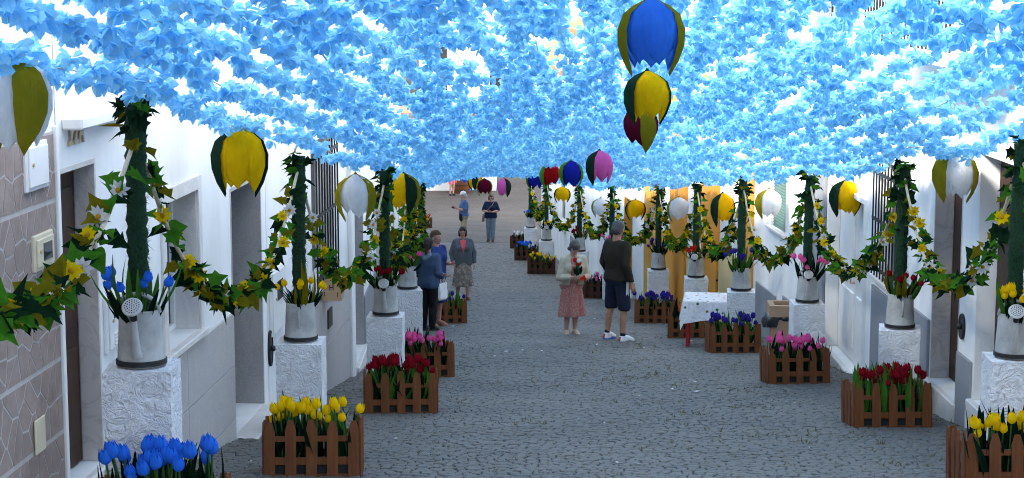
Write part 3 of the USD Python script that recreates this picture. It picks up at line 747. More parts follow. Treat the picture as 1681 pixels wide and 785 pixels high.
# ------------------------------------------------------------------ where the poles stand: (pixel column, distance)
LP = [(-470, 5.2), (230, 10.5), (493, 15.5), (633, 19.9), (669, 26.0), (688, 31), (690, 36), (691, 41.5), (692, 48)]
RP = [(2150, 8.4), (1667, 13.4), (1478, 17.5), (1325, 22.6), (1216, 25.6), (1142, 30.8), (1080, 34.4), (1004, 38.8), (951, 43), (897, 48), (871, 55)]
def stand(u, d):
    x = at(u, 500, d)[0]; return np.array([x, d, ground_z(x, d) + (.17 if u == 230 else 0.0)])     # the nearest left one stands on a low block
LPOS = [stand(*q) for q in LP]; RPOS = [stand(*q) for q in RP]
PED_H, PED_W, CAN_H = .86, .385, .33
POLE_TOP = 1.60          # above the pedestal

# ------------------------------------------------------------------ rough plaster pedestal
def pedestal_mesh(seed):
    b = trimesh.creation.box([PED_W, PED_W, PED_H + .15]); b.apply_translation([0, 0, (PED_H - .15) / 2])
    m = m3.Manifold(m3.Mesh(np.array(b.vertices, np.float32), np.array(b.faces, np.uint32))).refine_to_length(.028)
    v, f = VF(m); r = rnd(seed)
    v0 = v.copy()
    p = v * 5.0 + seed * 7
    ridg = 1 - np.abs(meshkit.fbm(p + 2.2 * meshkit.noise(p * .8, 9)[:, None], 4, seed) - .5) * 4
    out = v0.copy(); out[:, 2] = 0
    s = np.sign(v0[:, :2]) * (np.abs(v0[:, :2]) > PED_W / 2 - 1e-4)
    amt = .005 * np.clip(ridg, -1, 1) + .004 * (meshkit.noise(v * 16, seed + 3) - .5)
    v[:, :2] += s * amt[:, None]
    top = v0[:, 2] > PED_H - 1e-4
    v[top, 2] += amt[top] * .7
    return v, f
peds = [pedestal_mesh(k) for k in range(4)]
def pedestal(k, pos, label, g='white plaster pedestals along the street', rz=0.0):
    v, f = peds[k % 4]
    v = v.copy(); v[v[:, 2] < .02, 2] -= max(0.0, pos[2] - ground_z(pos[0], pos[1]))
    v = v @ rotz(rz).T + pos
    return obj('plaster_pedestal', (v, f), PLASTER, None, 50, label, None, 'pedestal', g)

# ------------------------------------------------------------------ watering can
def can_parts(parent, zinc):
    R0, R1, H = .140, .118, CAN_H
    prof = [(.001, .002), (R0 - .004, .0), (R0, .006), (R0 - .002, .05), (R1 + .004, H - .02), (R1 + .006, H - .006), (R1 + .001, H), (R1 - .006, H - .004), (R1 - .004, H - .05), (.001, H - .06)]
    obj('body', lathe(prof, 32), zinc, parent, 40)
    obj('base_band', lathe([(R0 + .001, .004), (R0 + .008, .006), (R0 + .008, .034), (R0 + .001, .038)], 32), BLACK, parent, 40)
    # spout rises from the front towards -y, rose at its end
    sp = [(0, -R0 + .015, .075), (0, -R0 - .012, .10), (0, -R0 - .035, .20), (0, -R0 - .055, .30), (0, -R0 - .070, .335)]
    s = obj('spout', MB().tube(sp, [.034, .030, .022, .0165, .016], 14), zinc, parent, 40)
    obj('collar', MB().tube([(0, -R0 - .052, .297), (0, -R0 - .071, .342)], .021, 14), BLACK, s, 40)
    ax = np.array([0, -.80, .60]); c = np.array([0, -R0 - .085, .375])
    fl = np.array(lathe([(.016, -.045), (.030, -.02), (.058, .0), (.060, .006), (.056, .012), (.032, .018), (.001, .020)], 24)[0]); ff = lathe([(0, 0)] * 7, 24)[1]
    # turn +z into the rose axis
    ang = math.acos(ax[2]); Rm = rotx(ang)
    rose = obj('rose', (fl @ Rm.T + c, ff), ROSEMETAL, s, 40)
    holes = MB()
    for ring, n in ((.0, 1), (.014, 6), (.028, 12), (.041, 18)):
        for k in range(n):
            a = 2 * math.pi * k / n + ring * 40
            zz = .0205 - .0022 * (ring / .03) ** 2
            d = np.array([(ring * math.cos(a) + .0042 * math.cos(q), ring * math.sin(a) + .0042 * math.sin(q), zz + .0006) for q in np.arange(6) * math.pi / 3] + [(ring * math.cos(a), ring * math.sin(a), zz + .0016)])
            holes.add(d @ Rm.T + c, np.array([(i, (i + 1) % 6, 6) for i in range(6)]))
    obj('perforations', holes, BLACK, rose, kind='stuff')
    # carrying bow over the opening and the loop at the back
    bow = [(R1 * math.cos(a), -.03 - .055 * math.sin(a), H - .015 + .115 * math.sin(a)) for a in np.linspace(0, math.pi, 13)]
    obj('bow_handle', MB().tube(bow, .0135, 8), zinc, parent, True)
    lp = [(0, R1 + .008, .27), (0, R1 + .045, .275), (0, R1 + .062, .24), (0, R1 + .055, .17), (0, R1 + .018, .13)]
    obj('rear_handle', MB().tube(lp, .011, 8), zinc, parent, True)

# ------------------------------------------------------------------ felt leaves and flowers
def ivy(size, r, fold=.35):
    """a lobed cloth leaf, folded along its middle; base at the origin, tip along +x"""
    kind = r.rand()
    if kind < .55: o = np.array([(0, 0), (.06, .26), (-.02, .46), (.30, .36), (.46, .50), (.62, .22), (1.0, 0)])
    elif kind < .8: o = np.array([(0, 0), (.10, .20), (.22, .34), (.40, .40), (.58, .36), (.80, .20), (1.05, 0)])
    else: o = np.array([(0, 0), (.16, .18), (.06, .40), (.42, .26), (.40, .42), (.70, .18), (1.15, 0)])
    o = o * (1 + r.uniform(-.12, .12), 1.0 + r.uniform(-.2, .2)) * size
    fold = fold * r.uniform(.3, 2.2); q = r.uniform(.55, 1.0); bend = r.uniform(-.5, .35) * size
    z = lambda x: bend * (x / size) ** 2
    up = np.array([(x, y, abs(y) * fold + z(x) + .06 * size * r.uniform(-1, 1)) for x, y in o])
    dn = np.array([(x, -y * q, abs(y) * fold * r.uniform(.4, 1.1) + z(x) + .06 * size * r.uniform(-1, 1)) for x, y in o[1:6]])
    mid = np.array([(.35 * size, 0, z(.35 * size) - .03 * size), (.65 * size, 0, z(.65 * size) - .02 * size)])
    v = np.vstack([up, dn, mid])     # 0..6 upper, 7..11 lower, 12,13 midrib
    f = [(0, 12, 1), (1, 12, 2), (2, 12, 3), (3, 12, 13), (3, 13, 4), (4, 13, 5), (5, 13, 6),
         (0, 7, 12), (7, 8, 12), (8, 9, 12), (9, 13, 12), (9, 10, 13), (10, 11, 13), (11, 6, 13)]
    return v, np.array(f)

def blade(L, w, bend, r):
    """a lance-shaped cloth leaf along +x rising, with thickness of a fold"""
    t = np.linspace(0, 1, 6); wd = w * np.sin(np.pi * np.clip(t * .92 + .06, 0, 1)) ** .8
    x = L * t; z = -bend * L * t ** 2
    v = np.vstack([np.c_[x, wd, z + wd * .5], np.c_[x, 0 * x, z], np.c_[x, -wd, z + wd * .5]])
    f = []
    for i in range(5):
        for a, b in ((0, 6), (6, 12)):
            f += [(a + i, a + i + 1, b + i + 1), (a + i, b + i + 1, b + i)]
    return v, np.array(f)

def star(size, n, r, cup=.45, wide=.42):
    """an open cloth flower with n pointed petals, facing +z"""
    v, f = [(0, 0, 0)], []
    for k in range(n):
        a = 2 * math.pi * k / n + r.uniform(-.08, .08); L = size * r.uniform(.85, 1.1); c = cup * r.uniform(.5, 1.3)
        d = np.array([math.cos(a), math.sin(a)]); e = np.array([-d[1], d[0]])
        i = len(v)
        for q, w_ in ((.30, .5), (.62, 1.0)):
            for s in (-1, 1):
                p = d * L * q + e * s * w_ * wide * size * math.sin(math.pi / n) * 1.6
                v.append((p[0], p[1], c * L * q ** 1.6 + .05 * size))
        p = d * L; v.append((p[0], p[1], c * L * .75))
        f += [(0, i, i + 1), (i, i + 2, i + 1), (i + 1, i + 2, i + 3), (i + 2, i + 4, i + 3)]
    return np.array(v, float), np.array(f)

def orient(v, x, up, r=None):
    """turns +x to x and +z near up"""
    x = np.asarray(x, float); x = x / np.linalg.norm(x)
    z = np.asarray(up, float); z = z - x * (z @ x); z /= np.linalg.norm(z) + 1e-9
    y = np.cross(z, x)
    return v @ np.stack([x, y, z])

def runit(r):
    q = r.normal(size=3); return q / np.linalg.norm(q)

# ------------------------------------------------------------------ the poles wrapped in green fringe
def pole(pos, label, near, seed):
    r = rnd(seed)
    z0, z1 = PED_H + CAN_H - .25, PED_H + POLE_TOP - .4 * max(0.0, pos[2] - ground_z(pos[0], pos[1]))
    o = thing('wrapped_pole', label, 'pole', pos, 0, 'green wrapped poles standing in the watering cans')
    zz = np.linspace(z0, z1, 40); rad = .059 + .006 * np.sin(zz * 70) + r.uniform(-.004, .004, 40)
    obj('shaft', MB().tube(np.c_[.006 * np.sin(zz * 3), .006 * np.cos(zz * 4), zz], rad, 12), TINSEL, o, True)
    n = 1500 if near else 380
    a = r.uniform(0, 6.283, n); z = r.uniform(z0 + .02, z1, n)
    base = np.c_[np.cos(a) * .057, np.sin(a) * .057, z]
    out = np.c_[np.cos(a), np.sin(a), r.uniform(-1.1, .35, n)]
    out /= np.linalg.norm(out, axis=1, keepdims=True)
    L = r.uniform(.012, .032, n) * (1 + 1.2 * (r.rand(n) < .05))
    side = np.c_[-np.sin(a), np.cos(a), 0 * a] * (.0045 if near else .009)
    v = np.stack([base - side, base + side, base + out * L[:, None]], 1).reshape(-1, 3)
    obj('fringe', (v, np.arange(3 * n).reshape(-1, 3)), TINSEL, o, kind='stuff')
    # the leafy head of the pole
    head = {k: MB() for k in ('dark', 'mid', 'olive')}
    cols = (('dark', LEAF_DARK), ('mid', LEAF_MID), ('olive', LEAF_OLIVE))
    for k in range(30 if near else 24):
        a = r.uniform(0, 6.28); h_ = z1 - abs(r.normal(0, .22)) + .04
        d = np.array([math.cos(a), math.sin(a), r.uniform(-.8, .5)])
        lv, lf = ivy(r.uniform(.08, .13), r)
        lv = orient(lv, d, (0, 0, 1) + .6 * runit(r)) + (.05 * math.cos(a), .05 * math.sin(a), h_)
        nm, mt = cols[r.choice(3, p=[.6, .25, .15])]
        if near: obj('leaf', (lv, lf), mt, o)
        else: head[nm].add(lv, lf)
    if not near:
        for nm, mt in cols:
            if head[nm].v: obj('leaves', head[nm], mt, o, kind='stuff')
    return o

# ------------------------------------------------------------------ leafy swags from pole to pole
def swag(p, q, label, near, seed, low=1.02, dens=1.0, t0=0.0, t1=1.0):
    r = rnd(seed)
    a = np.array([p[0], p[1], ground_z(p[0], p[1]) + PED_H + POLE_TOP - .10]); b = np.array([q[0], q[1], ground_z(q[0], q[1]) + PED_H + POLE_TOP - .10])
    o = thing('leaf_swag', label, 'swag', a, 0, 'leaf swags hung from pole to pole')
    t = np.linspace(t0, t1, 60)
    s = np.cosh(3.6 * (2 * t - 1)); s = (math.cosh(3.6) - s) / (math.cosh(3.6) - 1)
    s = .55 * s ** 1.6 + .45 * np.sin(np.pi * t) ** .8
    c = (b - a)[None] * t[:, None]; c[:, 2] -= low * s
    # the rope hugs the pole a little at both ends
    L = np.r_[0, np.cumsum(np.linalg.norm(np.diff(c, axis=0), axis=1))]
    obj('rope', MB().tube(c + .004 * np.c_[np.sin(L * 60), np.cos(L * 60), 0 * L], .013, 7), ROPE, o, True)
    along = (b - a); along /= np.linalg.norm(along)
    n = int(L[-1] * 52 * dens)
    cols = (('leaf', LEAF_DARK), ('leaf', LEAF_MID), ('leaf', LEAF_OLIVE))
    mass = {}
    def put(name, lv, lf, mt):
        if near: obj(name, (lv, lf), mt, o)
        else: mass.setdefault((name, str(mt.GetPath())), [MB(), mt])[0].add(lv, lf)
    for k in range(n):
        d = r.uniform(0, L[-1]) if k > 12 else L[-1] * (.5 + r.uniform(-.2, .2))
        # thinner near the tops, full in the hanging part
        i = np.interp(d, L, np.arange(60)); hang = np.interp(i, np.arange(60), s)
        if r.rand() > .16 + .84 * min(1, hang * 1.15): continue
        pt = np.array([np.interp(i, np.arange(60), c[:, m_]) for m_ in range(3)])
        dr = runit(r); dr[2] = dr[2] * .7 - .15
        size = r.uniform(.075, .145) * (1.12 if p[1] < 6 else 1.0)
        lv, lf = ivy(size, r)
        lv = orient(lv, dr, np.array([0, -.5, .8]) + .7 * runit(r)) + pt + dr * r.uniform(.0, .05)
        nm, mt = cols[r.choice(3, p=[.34, .37, .29])]
        put('leaf', lv, lf, mt)
    nf = int(L[-1] * 3.4)
    for k in range(nf):
        d = L[-1] * (k + r.uniform(.1, .9)) / nf
        i = np.interp(d, L, np.arange(60))
        pt = np.array([np.interp(i, np.arange(60), c[:, m_]) for m_ in range(3)])
        n_ = np.array([r.uniform(-.7, .7), -1.0, r.uniform(-.3, .7)]); n_ /= np.linalg.norm(n_)
        white = r.rand() < .28
        if np.interp(i, np.arange(60), s) < .30: continue
        lv, lf = star(r.uniform(.050, .070), 10 if white else 9, r, .45, .42)
        u_ = runit(r); u_ -= n_ * (u_ @ n_)
        lv = orient(lv, u_, n_) + pt + n_ * .065
        put('white_flower' if white else 'yellow_flower', lv, lf, PET_WHITE if white else PET_YELLOW)
        hub = trimesh.creation.icosphere(1, .016)
        hv = np.array(hub.vertices) * (1, 1, .7)
        put('flower_centre', orient(hv, u_, n_) + pt + n_ * .075, np.array(hub.faces), PET_GOLD)
    for (name, _), (mb, mt) in mass.items():
        obj({'leaf': 'leaves', 'white_flower': 'white_flowers', 'yellow_flower': 'yellow_flowers', 'flower_centre': 'flower_centres'}[name], mb, mt, o, kind='stuff')
    return o

# ------------------------------------------------------------------ cloth tulips
def tulip_geo(seed, hgt):
    r = rnd(seed)
    z = np.linspace(0, 1, 8)
    prof = np.array([.35, .78, .98, 1.0, .93, .82, .68, .55]) * .030
    bl = MB()
    for k in range(6):
        a0 = k * math.pi / 3 + r.uniform(-.1, .1); rr = 1.0 if k % 2 == 0 else .90
        w_ = np.array([.35, .62, .68, .66, .60, .50, .34, .06]) * 1.15
        vs = []
        flare = r.uniform(-.10, .18)
        for i in range(8):
            for s in (-1, 0, 1):
                a = a0 + s * w_[i]
                R = prof[i] * rr * (1.06 if s == 0 else 1.0) * (1 + flare * z[i] ** 3)
                vs.append((R * math.cos(a), R * math.sin(a), hgt + .075 * z[i] * (1 if k % 2 == 0 else .95) * (1.04 if s == 0 else .98)))
        fs = []
        for i in range(7):
            for s in range(2):
                q = i * 3 + s; fs += [(q, q + 1, q + 4), (q, q + 4, q + 3)]
        bl.add(np.array(vs), np.array(fs))
    lean = r.uniform(-.02, .02, 2)
    stem = MB().tube([(lean[0] * t, lean[1] * t, hgt * t + .004) for t in np.linspace(0, 1, 4)], .0055, 6)
    bv, bf = bl.vf(); bv[:, 0] += lean[0]; bv[:, 1] += lean[1]
    leaves = []
    for k in range(2):
        lv, lf = blade(hgt * r.uniform(.75, 1.05), r.uniform(.017, .026), r.uniform(.05, .35), r)
        a = r.uniform(0, 6.28); d = np.array([math.cos(a) * r.uniform(.15, .6), math.sin(a) * .4, 1.0])
        leaves.append((orient(lv, d, (math.cos(a), math.sin(a), .1)), lf))
    return (bv, bf), stem, leaves
_protos = {}
_tul_n = [0]
_far = {}
def tulip(color, loc, label, group, r, tilt=.16, scale=1.0, blade_mat=None, hgt=.30, lean=None):
    key = (color, hgt, r.randint(3)); loc = np.asarray(loc, float)
    rz, rx, ry = r.uniform(0, 6.28), r.normal(0, tilt), r.normal(0, tilt)
    if lean: rx, ry, rz = lean
    if loc[1] > 29.5:
        (b, st, lv) = tulip_geo(100 + r.randint(3) * 7, hgt)
        R = rotz(rz) @ roty(ry) @ rotx(rx) * scale
        for nm, g, mt in [('blossoms', b, TUL_COL[color]), ('stems', VF(st), STEM_G)] + [('blades', l, BLADE_D) for l in lv]:
            _far.setdefault((nm, str(mt.GetPath())), [MB(), mt])[0].add(g[0] @ R.T + loc, g[1])
        return None
    if key not in _protos:
        x = UsdGeom.Xform.Define(stage, numbered('/World/tulip'))
        x.AddTranslateOp(opSuffix='at').Set(Gf.Vec3d(*loc.tolist()))
        x.AddRotateXYZOp(opSuffix='turn').Set(Gf.Vec3f(math.degrees(rx), math.degrees(ry), math.degrees(rz)))
        x.AddScaleOp(opSuffix='size').Set(Gf.Vec3f(scale, scale, scale))
        tag(x, label, 'tulip', group)
        (b, st, lv) = tulip_geo(100 + len(_protos) * 7, hgt)
        obj('blossom', b, TUL_COL[color], x, True); obj('stem', st, STEM_G, x, True)
        for k, l in enumerate(lv): obj('blade', l, blade_mat or (BLADE_M if color in ('dark red', 'purple blue', 'orange', 'red') and k else BLADE_D), x)
        _protos[key] = x.GetPrim()
        return x.GetPrim()
    pr = copy(_protos[key], label, loc, rz, group, rx, ry, scale)
    return pr

# ------------------------------------------------------------------ picket crates
FOAM = plain('dark_foam', (.02, .022, .02), .9)
def crate(pos, label, rz, W=.70, D=.52, H=.44, dark=False, group='picket crates of tulips', far=False):
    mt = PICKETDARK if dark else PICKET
    o = thing('picket_crate', label, 'crate', pos, rz, group)
    def side(L, nx, base, ang):
        """a fence side of length L standing at base, turned by ang"""
        R = rotz(ang)
        pw = .080
        xs = np.linspace(-L / 2 + pw / 2, L / 2 - pw / 2, nx)
        r = rnd(int(L * 1000) + nx + int(abs(pos[0]) * 100))
        for x in xs:
            hh = H + r.uniform(-.012, .012); dx = r.uniform(-.004, .004)
            pg = Polygon([(x - pw / 2 + dx, .012), (x + pw / 2 + dx, .012), (x + pw / 2 + dx, hh - .075), (x + .018 + dx, hh), (x - .018 + dx, hh), (x - pw / 2 + dx, hh - .075)])
            m = trimesh.creation.extrude_polygon(pg, .014, engine='earcut'); mv = np.array(m.vertices)
            mv = np.c_[mv[:, 0], mv[:, 2] - .014 + r.uniform(-.002, .002), mv[:, 1]]
            obj('picket', (mv @ R.T + base, np.array(m.faces)[:, ::-1]), mt, o)
        for z_ in ((.030, .012), (H * .40, H * .27), (H * .75, H * .655)):
            mv, mf = bevbox(-L / 2 + .003, L / 2 - .003, .001, .013, z_[1], z_[0], .002)
            obj('rail', (mv @ R.T + base, mf), mt, o)
    side(W, 5, np.array([0, -D / 2, 0]), 0); side(W, 5, np.array([0, D / 2, 0]), math.pi)
    side(D - .03, 4, np.array([W / 2, 0, 0]), math.pi / 2); side(D - .03, 4, np.array([-W / 2, 0, 0]), -math.pi / 2)
    obj('base_board', bevbox(-W / 2 + .02, W / 2 - .02, -D / 2 + .02, D / 2 - .02, .015, .05), mt, o)
    obj('planting_foam', bevbox(-W / 2 + .03, W / 2 - .03, -D / 2 + .03, D / 2 - .03, .051, .14), FOAM, o)
    return o

def ground_tilt(x, y):
    return math.atan2(ground_z(x, y + .3) - ground_z(x, y - .3), .6)

CRATES = [  # bottom-front pixel, distance or None, turn, colour, how many, label, far
    ((244, 0), 9.75, .03, 'blue', 30, 'rust brown picket crate of blue tulips at the bottom left edge', 'blue tulips in the crate at the bottom left'),
    ((507, 784), None, .04, 'yellow', 32, 'rust brown picket crate of yellow tulips before the left pedestals', 'yellow tulips in the left crate beside the marble step'),
    ((653, 682), None, .06, 'dark red', 34, 'rust brown picket crate of dark red tulips on the left', 'dark red tulips in the left crate'),
    ((690, 622), None, .10, 'pink', 26, 'rust brown picket crate of pink tulips near the chatting women', 'pink tulips in the left crate near the chatting women'),
    ((1668, 812), None, .02, 'yellow', 28, 'rust brown picket crate of yellow tulips at the bottom right corner', 'yellow tulips in the crate at the bottom right'),
    ((1462, 703), None, .05, 'dark red', 34, 'rust brown picket crate of dark red tulips on the right', 'dark red tulips in the right crate'),
    ((1308, 633), None, .06, 'pink', 26, 'rust brown picket crate of pink tulips before the brown waste box', 'pink tulips in the crate before the waste box'),
    ((1206, 582), None, .02, 'purple blue', 24, 'rust brown picket crate of violet tulips touching the table leg', 'violet tulips in the crate beside the table'),
    ((1140, 556), None, -.1, 'orange', 14, 'rust brown picket crate half hidden under the white tablecloth', 'orange tulips in the crate under the tablecloth'),
    ((1081, 532), None, -.12, 'purple blue', 30, 'rust brown picket crate of violet tulips right of the man in shorts', 'violet tulips in the crate right of the man in shorts'),
    ((995, 492), None, -.35, 'pink', 12, 'rust brown picket crate half hidden behind the man in shorts', 'pink tulips in the crate behind the man'),
    ((890, 451), None, -.06, 'yellow', 20, 'dark picket crate of yellow tulips left of the woman with the bouquet', 'yellow tulips in the far right crate'),
    ((866, 429), None, -.05, 'blue', 20, 'dark picket crate of blue tulips in the far row', 'blue tulips in the far right crate'),
    ((857, 409), None, -.05, 'white', 14, 'dark picket crate of white tulips, the farthest of the right row', 'white tulips in the farthest right crate'),
    ((694, 374), None, .05, 'red', 16, 'dark picket crate of red flowers far down the left side', 'red tulips in the far left crate'),
    ((728, 533), None, .10, 'purple blue', 8, 'low picket crate with violet tulips behind the person in a hoodie', 'violet tulips behind the person in a hoodie')]
for i, ((u, v_), d, rz, col, n, lab, grp) in enumerate(CRATES):
    r = rnd(300 + i)
    if d is None: p = on_ground(u, v_); d = p[1]; x = p[0]
    else: x = at(u, 700, d)[0]
    yc = d + .26
    x += .26 * math.sin(rz)
    pos = np.array([x, yc, max(ground_z(x - .25, yc + .2), ground_z(x, yc - .2) - .03)])
    pos[2] = ground_z(x, yc) - .02
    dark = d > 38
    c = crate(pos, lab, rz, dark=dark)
    # crates lean with the street
    UsdGeom.Xformable(c).AddRotateXOp().Set(math.degrees(ground_tilt(x, yc)))
    tl = ground_tilt(x, yc)
    for k in range(n):
        cols = 7
        lx = r.uniform(-.27, .27); ly = r.uniform(-.20, .20) if k > n * .4 else r.uniform(-.22, -.08)
        sc = r.uniform(.88, 1.22) * (1.15 if i == 0 else 1.0)
        lz = .10
        R = rotz(rz) @ rotx(tl)
        w = pos + R @ np.array([lx, ly, lz])
        tulip(col, w, '%s cloth tulip %s' % (col.replace('purple blue', 'violet'), grp.split(' tulips ', 1)[1]), grp, r, .13, sc, None, .36)
    # loose blades standing between the flowers
    bl = MB()
    for k in range(38):
        lv, lf = blade(r.uniform(.28, .50), r.uniform(.018, .036), r.uniform(-.05, .4), r)
        a = r.uniform(0, 6.28); s = r.uniform(.03, .28)
        lv = orient(lv, (math.cos(a) * s, math.sin(a) * s, 1), (math.cos(a), math.sin(a), 0)) + (r.uniform(-.27, .27), r.uniform(-.08, .2), .12)
        bl.add(lv, lf)
    obj('blades', bl, BLADE_M if col in ('dark red', 'purple blue', 'yellow', 'orange') and i % 2 else BLADE_D, c, kind='stuff')

# ------------------------------------------------------------------ pedestals, cans, poles and the bunches in the cans
CAN_COL = {('L', 1): ('blue', 'front'), ('L', 2): ('yellow', 'back'), ('L', 3): ('dark red', 'front'), ('L', 4): ('pink', 'back'),
           ('R', 1): ('yellow', 'front'), ('R', 2): ('dark red', 'back'), ('R', 3): ('pink', 'front'), ('R', 4): ('purple blue', 'back'), ('R', 5): ('red', 'front'),
           ('R', 6): ('purple blue', 'back'), ('R', 7): ('pink', 'front'), ('R', 8): ('dark red', 'back'), ('R', 9): ('yellow', 'front'), ('R', 10): ('blue', 'back'),
           ('L', 5): ('yellow', 'front'), ('L', 6): ('red', 'back'), ('L', 7): ('white', 'front'), ('L', 8): ('yellow', 'back')}
ORD = {('L', 1): 'at the left beside the marble doorway', ('L', 2): 'on the left beside the granite base wall', ('L', 3): 'on the left behind the dark red crate', ('L', 4): 'beside the person in a hoodie',
       ('L', 5): 'far left, first beyond the chatting women', ('L', 6): 'far left, second beyond the chatting women', ('L', 7): 'far left, third beyond the chatting women', ('L', 8): 'at the far end of the left row',
       ('R', 1): 'at the right edge of the street', ('R', 2): 'in front of the tall barred window', ('R', 3): 'between the waste box and the white doors', ('R', 4): 'beside the covered table',
       ('R', 5): 'behind the covered table', ('R', 6): 'in front of the ochre wall', ('R', 7): 'hidden behind the man in shorts', ('R', 8): 'behind the woman with the bouquet', ('R', 9): 'behind the far yellow crate', ('R', 10): 'at the far end of the right row'}
can_proto = None
def lean_to(a, ln): return (-ln * math.sin(a), ln * math.cos(a), 0.0)
for side, PP in (('L', LPOS), ('R', RPOS)):
    for i, p in enumerate(PP):
        if (side, i) not in CAN_COL: continue
        col, face = CAN_COL[(side, i)]; where = ORD[(side, i)]
        r = rnd(500 + i + (50 if side == 'R' else 0))
        trn = r.uniform(-.12, .12) + (.1 if side == 'L' else -.1)
        pedestal(i, p, 'rough white pedestal ' + where, rz=trn)
        cp = p + (0, 0, PED_H + .012)
        rz = (0.0 if face == 'front' else math.pi) + r.uniform(-.25, .25)
        lab = 'pale grey watering can of %s tulips %s' % (col, where)
        if can_proto is None:
            t = thing('watering_can', lab, 'watering can', (0, 0, 0), 0, 'watering cans on the pedestals')
            x = UsdGeom.Xformable(t); x.ClearXformOpOrder()
            x.AddTranslateOp(opSuffix='at').Set(Gf.Vec3d(*cp.tolist())); x.AddRotateXYZOp(opSuffix='turn').Set(Gf.Vec3f(0, 0, math.degrees(rz))); x.AddScaleOp(opSuffix='size').Set(Gf.Vec3f(1, 1, 1))
            can_parts(t, ZINC); can_proto = t.GetPrim()
        else: copy(can_proto, lab, cp, rz)
        near = p[1] < 24
        pole(p, 'pole wrapped in green fringe ' + where, near, 700 + i * 3 + (100 if side == 'R' else 0))
        n = 8 if near else 10
        grp = '%s tulips in the can %s' % (col, where)
        for k in range(n):
            a = -1.57 + r.uniform(-1.7, 1.7); q = r.uniform(.03, .085)
            pr = tulip(col, cp + (q * math.cos(a), q * math.sin(a), CAN_H - .10), '%s cloth tulip in the can %s' % (col.replace('purple blue', 'violet'), where), grp, r, .05, r.uniform(.8, 1.1), None, .30, lean_to(a, r.uniform(.2, .62)))   # leaning outwards
        bl = MB()
        for k in range(12):
            lv, lf = blade(r.uniform(.2, .40), r.uniform(.016, .03), r.uniform(.1, .7), r)
            a = r.uniform(0, 6.28); s = r.uniform(.3, 1.5)
            lv = orient(lv, (math.cos(a) * s, math.sin(a) * s, 1), (math.cos(a), math.sin(a), 0)) + cp + (.05 * math.cos(a), .05 * math.sin(a), CAN_H - .08)
            bl.add(lv, lf)
        obj('loose_blades', bl, [BLADE_D, BLADE_M, LEAF_OLIVE][i % 3], None, label='long blades spreading from the can ' + where, cat='leaves', group='blades in the cans')

far_t = thing('distant_tulips', 'small tulips in the crates and cans of the far end of the street', 'tulips', kind='stuff')
for (nm, _), (mb, mt) in _far.items(): obj(nm, mb, mt, far_t, kind='stuff')

def swag_label(side, i):
    nm = {('L', 0): 'leaf swag reaching out of the left edge of the picture', ('L', 1): 'leaf swag between the two nearest left poles', ('L', 2): 'leaf swag hanging by the wooden box on the left',
          ('R', 0): 'leaf swag running out at the right edge', ('R', 1): 'leaf swag across the marble doorway on the right', ('R', 2): 'leaf swag across the white double doors', ('R', 3): 'leaf swag below the green shutter',
          ('R', 4): 'leaf swag above the covered table', ('R', 5): 'leaf swag in front of the ochre pilasters', ('R', 6): 'leaf swag behind the head of the man in shorts'}
    return nm.get((side, i), 'leaf swag of the far %s row, number %s from its end' % ({'L': 'left', 'R': 'right'}[side], ['eight', 'seven', 'six', 'five', 'four', 'three', 'two', 'one'][max(0, min(7, i - (1 if side == 'L' else 2)))]))
for side, PP in (('L', LPOS), ('R', RPOS)):
    for i in range(len(PP) - 1):
        near = PP[i + 1][1] < 23.5
        swag(PP[i], PP[i + 1], swag_label(side, i), near, 900 + i * 5 + (200 if side == 'R' else 0), .90 if (side, i) == ('L', 0) else 1.02, dens=1.0 if near else 1.1)
# ------------------------------------------------------------------ paper flower strings overhead
lx_ = np.array([p[0] for p in LPOS]); ly_ = np.array([p[1] for p in LPOS]); rx_ = np.array([p[0] for p in RPOS]); ry_ = np.array([p[1] for p in RPOS])
def can_x(s, y):
    a = np.interp(y, ly_, lx_) - .12; b = np.interp(y, ry_, rx_) + .12
    return a + s * (b - a)
def can_z(s, y):
    x = can_x(s, y)
    yl = np.asarray(y, float)
    hc = np.interp(yl, [0, 11, 16, 19, 30, 42, 55], [3.5, 3.52, 3.42, 3.30, 3.02, 2.78, 2.70])
    he = np.interp(yl, [4, 10, 15], [2.70, 2.60, 2.50])
    h = he + (hc - he) * np.sin(np.pi * np.asarray(s)) ** .8 + .05 * (meshkit.noise(np.stack([yl * .35, np.asarray(s) * 4.0 + 0 * yl, 0 * yl], -1), 8) - .5) * 2
    ph = np.where(np.asarray(s) < .5, np.interp(yl, ly_, np.arange(len(ly_))), np.interp(yl, ry_, np.arange(len(ry_))))
    edge = np.abs(np.asarray(s) - .5) * 2
    h = h - .10 * edge ** 3 * (1 - np.abs(2 * (ph % 1) - 1))
    return G(x, y) + h

